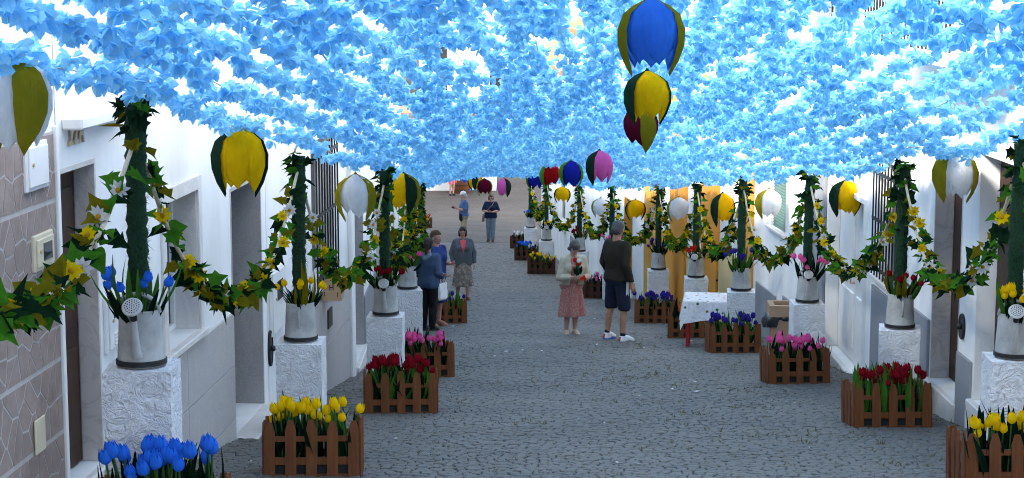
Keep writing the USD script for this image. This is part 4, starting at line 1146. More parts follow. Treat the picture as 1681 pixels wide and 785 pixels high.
def petals(cent, r, n, L0, L1, spread=1.0):
    """folded paper petals round each centre; returns vertices and faces"""
    K = len(cent)
    az = r.uniform(0, 6.283, (K, 1)) + np.arange(n)[None] * 2.399 + r.uniform(-.35, .35, (K, n))
    el = r.uniform(-1.05, .55, (K, n))
    d = np.stack([np.cos(az) * np.cos(el), np.sin(az) * np.cos(el), np.sin(el)], -1)
    L = r.uniform(L0, L1, (K, n, 1)); w = L * r.uniform(.36, .52, (K, n, 1))
    e = np.cross(d, np.array([0, 0, 1.0])); e /= np.linalg.norm(e, axis=-1, keepdims=True) + 1e-9
    up = np.cross(e, d)
    tw = r.uniform(-.9, .9, (K, n, 1)); e, up = e * np.cos(tw) + up * np.sin(tw), up * np.cos(tw) - e * np.sin(tw)
    c = cent[:, None] + d * L * .08
    cup = r.uniform(.05, .30, (K, n, 1)) * L; curl = r.uniform(-.35, .2, (K, n, 1)) * L
    pts = [c, c + d * L * .45 + e * w * .85 + up * cup, c + d * L * .86 + e * w * .72 + up * (cup + curl * .6), c + d * L * 1.02 + up * curl,
           c + d * L * .86 - e * w * .72 + up * (cup + curl * .6), c + d * L * .45 - e * w * .85 + up * cup]
    v = np.stack(pts, 2).reshape(-1, 3)
    f0 = np.array([[0, 1, 2], [0, 2, 3], [0, 3, 4], [0, 4, 5]])
    f = (f0[None] + 6 * np.arange(K * n)[:, None, None]).reshape(-1, 3)
    return v, f

NS = 28
ORDN = 'first second third fourth fifth sixth seventh eighth ninth tenth eleventh twelfth thirteenth fourteenth fifteenth sixteenth seventeenth eighteenth nineteenth twentieth twenty-first twenty-second twenty-third twenty-fourth twenty-fifth twenty-sixth twenty-seventh twenty-eighth'.split()
for k in range(NS):
    r = rnd(4000 + k)
    s = (k + .5) / NS
    lab, grp = 'string of blue paper flowers stretched lengthwise above the street', 'blue paper flower strings overhead'
    lab = 'string of blue paper flowers overhead, %s from the left row of poles' % ORDN[k]
    if k == 0: lab, grp = 'outermost string of blue paper flowers along the left row of poles', None
    if k == NS - 1: lab, grp = 'outermost string of blue paper flowers along the right row of poles', None
    o = thing('paper_flower_string', lab, 'garland', (0, 0, 0), 0, grp)
    yy = np.linspace(-2.5, 84, 320)
    wob = .035 * np.sin(yy * .8 + k * 1.7)
    obj('thread', MB().tube(np.c_[can_x(s, yy) + wob, yy, can_z(s, yy)], .004, 4), ROPE, o)
    y = np.concatenate([np.arange(-2.4, 42, .082), np.arange(42, 84, .14)])
    y = y + r.uniform(-.03, .03, len(y))
    # bare spots where the paper has slipped along the thread
    keep = meshkit.noise(np.stack([y * 1.3, np.full_like(y, k * 5.3), 0 * y], -1), 77) > .13
    y = y[keep]
    c = np.c_[can_x(s, y) + .035 * np.sin(y * .8 + k * 1.7) + r.normal(0, .05, len(y)), y, can_z(s, y) + r.normal(0, .03, len(y))]
    near = (y > 7.2) & (y < 9.4)
    for q in c[near]:
        v, f = petals(q[None], r, 15, .052, .092)
        _define(numbered(str(o.GetPath()) + '/paper_flower'), v, f, None, PAPER)
    mb = MB()
    a = c[~near & (y < 12)]; mb.add(*petals(a, r, 15, .052, .092))
    a = c[(y >= 12) & (y < 22)]; mb.add(*petals(a, r, 13, .046, .082))
    a = c[~near & (y >= 22)]; mb.add(*petals(a, r, 9, .052, .088))
    v, f = mb.vf()
    tag(_define(str(o.GetPath()) + '/paper_flowers', v, f, None, PAPER), kind='stuff')

# ------------------------------------------------------------------ big cloth flowers hanging from the strings
def hang_flower(u, v_mid, d, col, sep, label, turn=0.0, nsep=3, tall=1.0, sep_long=1.12, group=None, closed=.0, angs=None):
    c = at(u, v_mid, d)
    Hh, R = .43 * tall, .185
    top = c + (0, 0, Hh / 2)
    r = rnd(int(u * 7 + d * 13))
    o = thing('hanging_cloth_flower', label, 'hanging flower', top, turn, group)
    t = np.linspace(0, 1, 11)
    prof = np.interp(t, [0, .06, .2, .4, .6, .8, 1], [.10, .45, .84, 1.0, .97, .80, .52 - closed]) * R
    wid = np.interp(t, [0, .1, .3, .55, .75, .9, 1], [.25, .5, .62, .64, .52, .34, .04])
    def petal(a0, rad, wd, ln, lift):
        vs, fs = [], []
        fl = r.uniform(-.05, .12)
        for i in range(11):
            for s in np.linspace(-1, 1, 7):
                a = a0 + s * wid[i] * wd * (R / max(prof[i], .3 * R)) ** .55
                q = prof[i] * rad * (1 + lift * t[i] ** 2 + fl * t[i] ** 4) * (1 + .045 * (1 - s * s) + .014 * math.cos(s * 9 + a0 * 3) + .03 * (meshkit.noise(np.array([s * 2.2 + a0 * 5, t[i] * 3.5, u * .1]), 5) - .5))
                vs.append((q * math.cos(a), q * math.sin(a), -Hh * ln * t[i] * (1 - .05 * s * s)))
        for i in range(10):
            for j in range(6):
                q = i * 7 + j; fs += [(q, q + 7, q + 8), (q, q + 8, q + 1)]
        return np.array(vs), np.array(fs)
    for k in range(5):
        obj('petal', petal(k * .4 * math.pi + r.uniform(-.12, .12), (1.0, .93, .98, .91, .96)[k], 1.32, r.uniform(.92, 1.05), .03), LAMP_COL[col], o, True)
    for k in range(nsep):
        sc = sep[k % len(sep)] if isinstance(sep, (list, tuple)) else sep
        obj('sepal', petal(angs[k] - turn if angs else 2 * math.pi * k / nsep, 1.10, .72, sep_long * r.uniform(.95, 1.05), .02), LAMP_COL[sc], o, True, kind=None)
    zt = float(np.interp(0, [0], [0]))
    a_, b_ = can_x(0, d), can_x(1, d)
    zc = float(can_z(np.clip((top[0] - a_) / (b_ - a_), 0, 1), d)) - top[2]
    obj('hanger', MB().tube([(0, 0, -.02), (.004, 0, max(zc, .05) * .5), (0, 0, max(zc, .05))], .004, 6), WHITEMETAL, o, True)
    obj('cap', lathe([(.001, -.03), (.03, -.025), (.022, .0), (.006, .02), (.001, .022)], 12), LAMP_COL[sep if isinstance(sep, str) else sep[0]], o, True)

P2 = math.pi
for a in (
    (14, 165, 8.3, 'white', 'olive', 'large white hanging cloth flower with olive sepals cut by the left edge', .0, 2, 1.0, (-.75, 2.4)),
    (393, 262, 13.4, 'yellow', 'dark green', 'yellow hanging cloth flower with dark green sepals beside the marble door on the left', P2 + .35, 2, 1.12, (-2.62, .45)),
    (584, 320, 18.6, 'white', 'olive', 'white hanging cloth flower with two olive sepals between the left poles', 0.05, 2, 1.0, (-2.8, -.35)),
    (663, 314, 22.5, 'yellow', ['dark green', 'olive'], 'yellow hanging cloth flower with green and olive sepals beside the third left pole', -.75, 2, 1.05, (-.95, -.1)),
    (1069, 56, 11.6, 'blue', 'olive', 'large bright blue hanging cloth flower at the top of the picture', .15, 2, 1.05, (3.35, -.2)),
    (1062, 157, 15.8, 'yellow', 'dark green', 'yellow hanging cloth flower with dark green sepals under the large blue one', .12, 2, 1.0, (-2.65, .15)),
    (1052, 207, 18.6, 'maroon', 'olive', 'maroon hanging cloth flower with an olive sepal peeping out under the yellow one', -1.25, 1, .95, (-1.2,)),
    (984, 273, 25.5, 'pink', 'dark green', 'pink hanging cloth flower half covered by a dark green sepal', -2.5, 1, 1.05, (-2.45,)),
    (937, 284, 31, 'dark blue', 'green', 'deep blue hanging cloth flower with bright green sepals right of the red one', .1, 2, 1.0, (-2.8, -.1)),
    (903, 287, 35, 'red', 'green', 'red hanging cloth flower between two deep blue ones', .2 + P2, 1, 1.0, (-2.7,)),
    (879, 294, 41, 'dark blue', 'green', 'deep blue hanging cloth flower left of the red one', P2, 1, 1.0),
    (766, 289, 52, 'blue', 'olive', 'small far blue hanging flower above the man in the blue polo shirt', 0, 1, 1.0),
    (780, 297, 50, 'yellow', 'dark green', 'small far yellow hanging flower with a dark green sepal in front', -P2 / 2, 3, 1.0),
    (795, 306, 48, 'maroon', 'olive', 'small far maroon hanging flower above the woman in sunglasses', .1, 2, .95),
    (827, 307, 46, 'pink', 'dark green', 'small far pink hanging flower with a dark green sepal', -.7, 1, 1.05, (-.8,)),
    (1566, 287, 16.0, 'white', 'olive', 'white hanging cloth flower with olive sepals between the two nearest right poles', .05, 2, 1.0, (-2.6, -.35)),
    (1388, 323, 22.0, 'yellow', 'dark green', 'yellow hanging cloth flower with dark green sepals beside the barred window', P2 + .15, 2, .95, (-2.62, .3)),
    (1262, 333, 26.5, 'white', 'olive', 'white hanging cloth flower with an olive sepal before the green shutter', P2 + .1, 1, .95, (-2.7,)),
    (1186, 341, 29.5, 'yellow', 'dark green', 'yellow hanging cloth flower with a long dark sepal before the ochre wall', P2 + .3, 2, 1.12, (-2.5, .4)),
    (1114, 342, 33, 'white', 'olive', 'white hanging cloth flower left of the ochre pilaster', P2, 1, .95),
    (1043, 343, 37, 'yellow', 'dark green', 'yellow hanging cloth flower right above the head of the man in shorts', 0, 2, .9),
    (986, 340, 41, 'white', 'olive', 'white hanging cloth flower left of the head of the man in shorts', P2, 1, .95),
    (923, 319, 46, 'yellow', 'dark green', 'small far yellow hanging flower beside the far right poles', 0, 2, .9)):
    hang_flower(*a[:9], angs=a[9] if len(a) > 9 else None)

# ------------------------------------------------------------------ table with its embroidered cloth
RED = plain('red_table_paint', (.36, .012, .018), .45, .12)
CLOTH = M('embroidered_white_cloth', {'tc': ('texture_coordinate', {}), 'v': ('voronoi_texture', {'scale': 9.5, 'randomness': 1.0}), 'v2': ('voronoi_texture', {'scale': 26.0}), 'n': ('noise_texture', {'scale': 3.0}),
    'r': ('rgb_ramp', {'ramp': [(0, (1, 1, 1)), (.19, (1, 1, 1)), (.22, (0, 0, 0)), (1, (0, 0, 0))]}), 'r2': ('rgb_ramp', {'ramp': [(0, (.55, .02, .03)), (.5, (.60, .05, .06)), (.62, (.05, .20, .06)), (1, (.04, .16, .08))]}),
    'r3': ('rgb_ramp', {'ramp': [(0, (.80, .80, .80)), (.4, (.78, .78, .79)), (1, (.60, .60, .62))]}), 'm': ('mix', {'mix_type': 'mix'}), 'd': ('diffuse_bsdf', {}), 't': ('translucent_bsdf', {}), 'x': ('mix_closure', {'fac': .2})},
    [('tc.object', 'v.vector'), ('tc.object', 'v2.vector'), ('v.distance', 'r.fac'), ('v2.distance', 'r3.fac'), ('n.fac', 'r2.fac'), ('r.color', 'm.fac'), ('r3.color', 'm.color1'), ('v.color', 'r2.fac'), ('r2.color', 'm.color2'),
     ('m.color', 'd.color'), ('m.color', 't.color'), ('d.BSDF', 'x.closure1'), ('t.BSDF', 'x.closure2')], 'x.closure')
p = at(1126, 500, 26.0); p[2] = ground_z(p[0], p[1]); tz = p[2] + .70
W, D = .80, .76
tb = thing('side_table', 'small table with red legs under an embroidered white cloth', 'table', (p[0] - .03, p[1] - .03, p[2]), -.12)
obj('tabletop', bevbox(0, W, 0, D, .672, .70, .004), RED, tb)
for x, y in ((.03, .03), (W - .075, .03), (.03, D - .075), (W - .075, D - .075)):
    wx, wy = p[0] + x, p[1] + y
    obj('leg', bevbox(x, x + .05, y, y + .05, ground_z(wx, wy) - p[2], .671, .004), RED, tb)
for q in ((.085, W - .08, .04, .06), (.085, W - .08, D - .065, D - .045)): obj('apron', bevbox(q[0], q[1], q[2], q[3], .60, .671), RED, tb)
n = 61
gu, gv = np.meshgrid(np.linspace(-.34, W + .30, n), np.linspace(-.26, D + .26, n))
ca, sa_ = math.cos(.16), math.sin(.16); mx, my = W / 2, D / 2
cxx = mx + (gu - mx) * ca - (gv - my) * sa_; cyy = my + (gu - mx) * sa_ + (gv - my) * ca
qx, qy = np.clip(cxx, 0, W), np.clip(cyy, 0, D); dx, dy = cxx - qx, cyy - qy
dist = np.hypot(dx, dy); k_ = np.where(dist > 0, 1, 0)
wave = .012 * np.sin(np.where(np.abs(dx) > np.abs(dy), cyy, cxx) * 21) * np.clip(dist * 6, 0, 1)
fl = .012 + .16 * dist
ux, uy = np.where(dist > 1e-9, dx / np.maximum(dist, 1e-9), 0), np.where(dist > 1e-9, dy / np.maximum(dist, 1e-9), 0)
vz = .7045 - dist * .975 + .002 * np.sin(cxx * 9) * (dist == 0)
vv = np.stack([qx + ux * (fl * k_ + wave), qy + uy * (fl * k_ + wave), vz], -1).reshape(-1, 3)
i, j = np.meshgrid(np.arange(n - 1), np.arange(n - 1), indexing='ij')
q = np.stack([i * n + j, i * n + j + 1, (i + 1) * n + j + 1, (i + 1) * n + j], -1).reshape(-1, 4)
tc_ = thing('tablecloth', 'white cloth with red embroidered flowers draped over the red legged table', 'tablecloth', (p[0] - .03, p[1] - .03, p[2]), -.12)
obj('cloth', (vv, np.vstack([q[:, [0, 1, 2]], q[:, [0, 2, 3]]])), CLOTH, tc_, True)

# ------------------------------------------------------------------ waste box with its black bag
CARD = plain('brown_cardboard', (.33, .215, .14), .75, .06, 3, .1, 30)
BAG = plain('black_bag_film', (.012, .014, .018), .3, .2, 8, .5, 14, .5)
p = on_ground(1264, 601)
bw, bd, bh = .40, .40, .80
wb = thing('waste_box', 'brown cardboard waste box with a black bag folded over its rim', 'waste bin', (p[0], p[1], p[2] - .03), -.06)
obj('body', bevbox(0, bw, 0, bd, 0, bh - .12, .004), CARD, wb)
lid = MB()
for q in ((-.02, bw + .02, -.02, .055), (-.02, bw + .02, bd - .055, bd + .02)): lid.box(q[0], q[1], q[2], q[3], bh - .13, bh + .02, .004)
for q in ((-.02, .055), (bw - .055, bw + .02)): lid.box(q[0], q[1], .056, bd - .056, bh - .129, bh + .019, .004)
obj('lid', lid, CARD, wb)
r = rnd(77); an = np.linspace(0, 2 * np.pi, 73)[:-1]; bv = []
for t in np.linspace(0, 1, 7):
    for a in an:
        e = 1 / max(abs(math.cos(a)), abs(math.sin(a)))
        rad = (bw / 2 + .008 + .012 * math.sin(t * 3.1) * (1 + .5 * math.sin(a * 7))) * min(e, 1.32)
        if 2.2 < a < 4.2: rad += .085 * math.sin((a - 2.2) / 2 * math.pi) * (t ** .7)
        rad += .012 * math.sin(a * 19 + t * 4) + .008 * math.sin(a * 31)
        bv.append((bw / 2 + rad * math.cos(a), bd / 2 + rad * math.sin(a), bh - .115 - .055 * t + .012 * math.sin(a * 5) * t - (.10 * t * t if 2.2 < a < 4.2 else 0)))
bf = []
for i in range(6):
    for j in range(72): a, b = i * 72 + j, i * 72 + (j + 1) % 72; bf += [(a, b, b + 72), (a, b + 72, a + 72)]
obj('bin_bag', (np.array(bv), np.array(bf)), BAG, wb, True)
obj('bag_lining', bevbox(.058, bw - .058, .058, bd - .058, bh - .119, bh - .06), BAG, wb)

# ------------------------------------------------------------------ wooden box on the left wall
c = at(528, 494, 19.55)
wbx = thing('wooden_box', 'small pale wooden box fixed to the wall behind the yellow can tulips', 'wooden box', c)
bw, bd, bh = .22, .26, .30
for k in range(3): obj('board', bevbox(0, bw, -.012, 0, k * bh / 3 + .001, (k + 1) * bh / 3 - .001, .002), PALEWOOD, wbx)
for x in (0, bw - .01): obj('side_board', bevbox(x, x + .01, .001, bd, 0, bh, .002), PALEWOOD, wbx)
obj('lid_board', bevbox(0, bw, .001, bd, bh + .001, bh + .012, .002), PALEWOOD, wbx); obj('bottom_board', bevbox(.011, bw - .011, .001, bd, 0, .01), PALEWOOD, wbx)
tx = meshkit.text_mesh('H', .055, .002, True); tv = np.array(tx.vertices); tv = np.c_[tv[:, 0] + .08, -.013 - tv[:, 2], tv[:, 1] + .12]
obj('lettering', (tv, np.array(tx.faces)), BLACK, wbx)
for x, z, w_ in ((.03, .05, .008), (.17, .045, .01)): obj('stamp_mark', bevbox(x, x + w_, -.0145, -.0125, z, z + .05), plain('brown_stamp_ink_%d' % int(x * 100), (.10, .06, .04), .8), wbx)

# dark barrel by the low white house
c = on_ground(757, 316); br = thing('wooden_barrel', 'reddish wooden barrel behind the person in pink shorts', 'barrel', c)
zz = np.linspace(0, 1.35, 9); obj('staves', lathe([(.001, 0)] + [(.42 + .16 * math.sin(math.pi * z / 1.35), z) for z in zz] + [(.001, 1.34)], 20), PICKET, br, 40)
for z in (.18, .45, .9, 1.17): obj('hoop', lathe([(.425 + .16 * math.sin(math.pi * z / 1.35), z - .02), (.44 + .16 * math.sin(math.pi * z / 1.35), z - .02), (.44 + .16 * math.sin(math.pi * z / 1.35), z + .02), (.425 + .16 * math.sin(math.pi * z / 1.35), z + .02)], 20), IRON, br, 40)
# ------------------------------------------------------------------ people
def chain_mesh(bones, edge=.022, it=8):
    """bones: lists of (point, radius) whose hulls are joined into one smooth body"""
    parts = []
    for b in bones:
        sp = [m3.Manifold.sphere(rad, 14).translate(tuple(map(float, p))) for p, rad in b]
        parts.append(m3.Manifold.batch_hull(sp) if len(sp) > 1 else sp[0])
    m = m3.Manifold.batch_boolean(parts, m3.OpType.Add)
    return m
def smooth_m(m, edge=.022, it=8):
    m = m.refine_to_length(edge)
    t = trimesh.Trimesh(*VF(m), process=True)
    trimesh.smoothing.filter_taubin(t, lamb=.5, nu=.53, iterations=it)
    return t

SKIN = {k: M('skin_' + k, {'tc': ('texture_coordinate', {}), 'n': ('noise_texture', {'scale': 22.0, 'detail': 4.0}), 'r': ('rgb_ramp', {'ramp': [(.3, tuple(np.array(c) * .86)), (.7, tuple(np.array(c) * 1.1))]}),
        'p': ('principled_bsdf', {'roughness': .55, 'specular_ior_level': .3, 'subsurface_weight': .08, 'subsurface_scale': .01})}, [('tc.object', 'n.vector'), ('n.fac', 'r.fac'), ('r.color', 'p.base_color')], 'p.BSDF')
        for k, c in (('tan', (.36, .19, .125)), ('fair', (.46, .27, .19)), ('rosy', (.43, .22, .16)))}
def fabric(name, col, var=.14, scale=9.0, rough=.85): return plain(name, col, rough, var, scale, .35, 140, .15)
def printed(name, base, spots, scale, share=.3):
    return M(name, {'tc': ('texture_coordinate', {}), 'v': ('voronoi_texture', {'scale': scale}), 'r': ('rgb_ramp', {'ramp': [(0, (1, 1, 1)), (share, (1, 1, 1)), (share + .04, (0, 0, 0)), (1, (0, 0, 0))]}),
        'n': ('noise_texture', {'scale': scale * .6}), 'r2': ('rgb_ramp', {'ramp': spots}), 'm': ('mix', {'mix_type': 'mix', 'color1': base}), 'p': ('principled_bsdf', {'roughness': .85, 'specular_ior_level': .15})},
        [('tc.object', 'v.vector'), ('tc.object', 'n.vector'), ('v.distance', 'r.fac'), ('n.fac', 'r2.fac'), ('r.color', 'm.fac'), ('r2.color', 'm.color2'), ('m.color', 'p.base_color')], 'p.BSDF')
HAIR = {k: plain('hair_' + k, c, .6, .35, 30, .6, 120) for k, c in (('grey', (.06, .057, .055)), ('dark', (.018, .013, .011)), ('brown', (.075, .038, .02)), ('pale', (.30, .29, .28)))}
EYE_W = plain('eye_white', (.65, .64, .62), .25, .03); EYE_D = plain('eye_dark', (.02, .015, .012), .2); LIP = plain('lip', (.33, .11, .09), .45)
LENS = plain('dark_lens', (.012, .012, .014), .08, .05, 3, spec=.6)

def hand_bones(wr, el, palm_n, curl, side):
    """palm, four bent fingers and a thumb; wr wrist, el elbow, palm_n the way the palm faces"""
    f = wr - el; f /= np.linalg.norm(f)
    n = palm_n - f * (palm_n @ f); n /= np.linalg.norm(n) + 1e-9
    s = np.cross(f, n) * side       # towards the thumb
    out = []
    k0, k1 = wr + f * .02, wr + f * .085
    out.append([(wr, .024), (k0 + s * .018, .015), (k0 - s * .018, .015), (k1 + s * .030, .0125), (k1 - s * .030, .0115)])
    for i, (o, L) in enumerate(((.031, .070), (.011, .078), (-.010, .073), (-.030, .058))):
        p = k1 + s * o; d = f.copy(); ch = [(p - f * .01, .0105)]
        for j, q in enumerate((.45, .32, .25)):
            a = curl * (.55 + .35 * j) * (1 + .08 * i)
            d = d * math.cos(a) + n * math.sin(a); d /= np.linalg.norm(d)
            p = p + d * L * q; ch.append((p, .0098 - .001 * j))
        for a, b in zip(ch[:-1], ch[1:]): out.append([a, b])
    p = wr + f * .03 + s * .025; q = p + (f * .55 + s * .75 + n * .25) * .035; e = q + (f * .9 + s * .15 + n * .4 * (1 + curl)) * .032
    out += [[(p, .015), (q, .0115)], [(q, .0115), (e, .0095)]]
    return out

def person(label, loc, face, Hh=1.70, skin='tan', hair='grey', hair_style='short', build=1.0, head_turn=0.0, head_nod=0.0, lean=0.0,
           arms=None, legs=None, top=None, bottom=None, shoes=None, sleeve=1.0, fem=False, extras=None, group=None):
    """a figure whose own front is -y; face turns it; arms/legs give elbow, wrist, knee, ankle in its own frame (for height 1.75)"""
    k = Hh / 1.75
    o = thing('person', label, 'person', loc, face, group)
    V = lambda *a: np.array(a, float)
    hipz, shz = .93, 1.43
    lean_ = lambda p: V(p[0], p[1] - (p[2] - hipz) * math.sin(lean) if p[2] > hipz else p[1], p[2] if p[2] < hipz else hipz + (p[2] - hipz) * math.cos(lean))
    sw = .165 if fem else .185
    B = build
    arms = arms or {}
    R = {}
    for s, nm in ((-1, 'r'), (1, 'l')):     # seen from the front the person's left is +x
        sh = lean_(V(s * sw, .0, shz - .02))
        a = arms.get(nm, {})
        el = a.get('el', sh + V(s * .06, .03, -.29)); wr = a.get('wr', el + V(s * .01, -.06, -.25))
        l = (legs or {}).get(nm, {})
        hp = V(s * .088, 0, hipz - .02); kn = l.get('kn', V(s * .095, -.015, .50)); an = l.get('an', V(s * .095, .03, .085))
        toe = l.get('toe', an + V(s * .03, -.15, -.055))
        R[nm] = dict(sh=sh, el=V(*el), wr=V(*wr), hp=hp, kn=V(*kn), an=V(*an), toe=V(*toe), s=s, curl=a.get('curl', .35), palm=a.get('palm', V(-s, .1, 0)))
    neck = lean_(V(0, .02, 1.48)); nb = lean_(V(0, .015, 1.41))
    hc = neck + V(0, -.015 - .07 * math.sin(head_nod), .135)
    def torso(g=0.0):
        return [[(lean_(V(-sw * .80, .015, shz - .03)), .062 + g), (lean_(V(sw * .80, .015, shz - .03)), .062 + g), (lean_(V(-.09 * B, .0, 1.28)), .105 * B + g), (lean_(V(.09 * B, .0, 1.28)), .105 * B + g)],
                [(lean_(V(-.09 * B, .0, 1.28)), .105 * B + g), (lean_(V(.09 * B, 0, 1.28)), .105 * B + g), (lean_(V(-.07 * B, -.01 * B, 1.08)), .098 * B + g), (lean_(V(.07 * B, -.01 * B, 1.08)), .098 * B + g)],
                [(lean_(V(-.07 * B, -.01 * B, 1.08)), .098 * B + g), (lean_(V(.07 * B, -.01 * B, 1.08)), .098 * B + g), (V(-.085 * B, .01, .92), .105 * B + g), (V(.085 * B, .01, .92), .105 * B + g)]]
    if fem: bust = lambda g=0.0: [[(lean_(V(q * .075, -.075 * B, 1.26)), .07 * B + g), (lean_(V(q * .07, 0, 1.25)), .09 * B + g)] for q in (-1, 1)]
    else: bust = lambda g=0.0: [[(lean_(V(0, -.045 * B, 1.05)), .10 * B + g), (lean_(V(0, 0, 1.10)), .10 * B + g)]] if B > 1.05 else []
    def upper(q, g=0.0): return [[(q['sh'], .058 + g), (q['el'], .043 + g * .9)]]
    def fore(q, g=0.0): return [[(q['el'], .043 + g), (q['wr'] * .62 + q['el'] * .38, .039 + g), (q['wr'], .027 + g)]]
    def thigh(q, g=0.0): return [[(q['hp'], .088 * B + g), (q['kn'], .055 + g)]]
    def shin(q, g=0.0):
        calf = q['kn'] * .66 + q['an'] * .34 + V(0, .02, 0)
        return [[(q['kn'], .053 + g), (calf, .053 + g)], [(calf, .053 + g), (q['an'], .034 + g)]]
    def foot(q, g=0.0):
        heel = q['an'] + V(0, .025, -.045)
        return [[(q['an'], .034 + g), (heel, .035 + g)], [(heel, .034 + g), (q['an'] * .4 + q['toe'] * .6, .036 + g), (q['toe'], .026 + g)], [(q['an'], .036 + g), (q['an'] * .5 + q['toe'] * .5 + V(0, 0, .005), .032 + g)]]
    # ---- body
    Rh = rotz(head_turn) @ rotx(head_nod)
    hp_ = lambda *a: hc + Rh @ V(*a)
    bones = torso(-.012) + [[(nb, .062), (neck + V(0, 0, .03), .052), (hc + V(0, .02, -.05), .055)]]
    bones += [[(hp_(0, .018, .045), .083), (hp_(0, -.018, .035), .078)], [(hp_(0, -.03, .02), .070), (hp_(0, -.048, -.068), .036), (hp_(0, .02, -.03), .066)],
              [(hp_(0, -.072, -.082), .020), (hp_(0, -.04, -.06), .040)],
              [(hp_(0, -.094, .015), .009), (hp_(0, -.114, -.020), .0125), (hp_(0, -.085, -.022), .015)],
              [(hp_(-.032, -.080, .030), .013), (hp_(.032, -.080, .030), .013)]]
    for s in (-1, 1): bones.append([(hp_(s * .081, .006, .022), .012), (hp_(s * .087, .012, -.004), .012), (hp_(s * .083, .004, -.022), .008)])
    for q in R.values():
        bones += upper(q) + fore(q) + thigh(q) + shin(q) + foot(q) + hand_bones(q['wr'], q['el'], q['palm'], q['curl'], -q['s'])
    body = smooth_m(chain_mesh(bones), .016, 6)
    S = lambda t: (np.array(t.vertices) * k, np.array(t.faces))
    obj('body', S(body), SKIN[skin], o, True)
    for s in (-1, 1):
        e = trimesh.creation.icosphere(2, .0125); obj('eye', ((np.array(e.vertices) + hp_(s * .031, -.082, .008)) * k, np.array(e.faces)), EYE_W, o, True)
        e = trimesh.creation.icosphere(1, .0066); obj('iris', ((np.array(e.vertices) + hp_(s * .031, -.0915, .008)) * k, np.array(e.faces)), EYE_D, o, True)
        obj('eyebrow', S(smooth_m(chain_mesh([[(hp_(s * .016, -.093, .034), .005), (hp_(s * .046, -.080, .036), .004)]]), .01, 2)), HAIR[hair], o, True)
    obj('mouth', S(smooth_m(chain_mesh([[(hp_(-.022, -.083, -.052), .006), (hp_(0, -.093, -.052), .008), (hp_(.022, -.083, -.052), .006)]]), .01, 2)), LIP, o, True)
    # ---- hair
    if hair_style:
        hb = [[(hp_(0, .030, .052), .092), (hp_(0, -.022, .078), .070)], [(hp_(0, .045, .0), .083), (hp_(0, .03, .05), .090)]]
        if hair_style == 'short': hb += [[(hp_(s * .062, .02, .02), .030), (hp_(s * .05, .05, -.03), .036)] for s in (-1, 1)]
        if hair_style == 'bob': hb += [[(hp_(s * .070, .005, .03), .036), (hp_(s * .066, .03, -.065), .036), (hp_(0, .07, -.05), .045)] for s in (-1, 1)] + [[(hp_(0, -.05, .085), .044), (hp_(.04, -.052, .065), .032), (hp_(-.04, -.052, .065), .032)]]
        if hair_style == 'bun': hb += [[(hp_(0, .09, .02), .05), (hp_(0, .10, -.05), .045)], [(hp_(0, .11, -.06), .035), (hp_(.01, .13, -.16), .022)]]
        hm = smooth_m(chain_mesh(hb), .014, 4); hv = np.array(hm.vertices); hv += np.array(hm.vertex_normals) * (.010 * (meshkit.noise(hv * 38, 4) - .5))[:, None]
        obj('hair', (hv * k, np.array(hm.faces)), HAIR[hair], o, True)
    def garment(name, bones_, mat, zcut=None, keep_above=True, edge=.022, fold=.006, seed=1, lab=None, cuts=(), minus=None):
        m = chain_mesh(bones_)
        if minus is not None: m = m - m3.Manifold.hull_points(np.array(minus, float))
        if zcut is not None: m = m.trim_by_plane((0, 0, 1.0 if keep_above else -1.0), zcut if keep_above else -zcut)
        for nrm, off in cuts: m = m.trim_by_plane(tuple(map(float, nrm)), float(off))
        t = smooth_m(m, edge, 3)
        vv = np.array(t.vertices); nn = np.array(t.vertex_normals)
        vv = vv + nn * (fold * (meshkit.fbm(vv * (9, 9, 6), 3, seed) - .5) * 2)[:, None]
        return obj(name, (vv * k, np.array(t.faces)), mat, o, True, lab)
    def skirt(name, mat, z0, z1, r0, r1, folds=7, amp=.02, back=.0, oy=0.0):
        a = np.linspace(0, 2 * np.pi, 61)[:-1]; zs = np.linspace(z0, z1, 14); vv = []
        for z in zs:
            t = (z0 - z) / (z0 - z1)
            rr = r0 + (r1 - r0) * t ** .8
            am = amp * t
            for q in a:
                w = rr * (1 + am / rr * math.sin(q * folds + 1.3 * math.sin(q)) + am / rr * .4 * math.sin(q * (folds * 2 + 1)))
                vv.append((w * math.cos(q) * 1.12, w * math.sin(q) * .88 + oy * t, z))
        for z in zs[::-1]:
            t = (z0 - z) / (z0 - z1); rr = (r0 + (r1 - r0) * t ** .8) - .008; am = amp * t
            for q in a:
                w = rr * (1 + am / rr * math.sin(q * folds + 1.3 * math.sin(q)) + am / rr * .4 * math.sin(q * (folds * 2 + 1)))
                vv.append((w * math.cos(q) * 1.12, w * math.sin(q) * .88 + oy * t, z))
        n = 60; m_ = 28; ff = []
        for i in range(m_):
            i2 = (i + 1) % m_
            for j in range(n):
                j2 = (j + 1) % n; ff += [(i * n + j, i2 * n + j, i2 * n + j2), (i * n + j, i2 * n + j2, i * n + j2)]
        return obj(name, (np.array(vv) * k, np.array(ff)), mat, o, True)
    return dict(o=o, k=k, R=R, torso=torso, bust=bust, upper=upper, fore=fore, thigh=thigh, shin=shin, foot=foot, garment=garment, skirt=skirt, hp=hp_, lean=lean_, S=S, V=V)

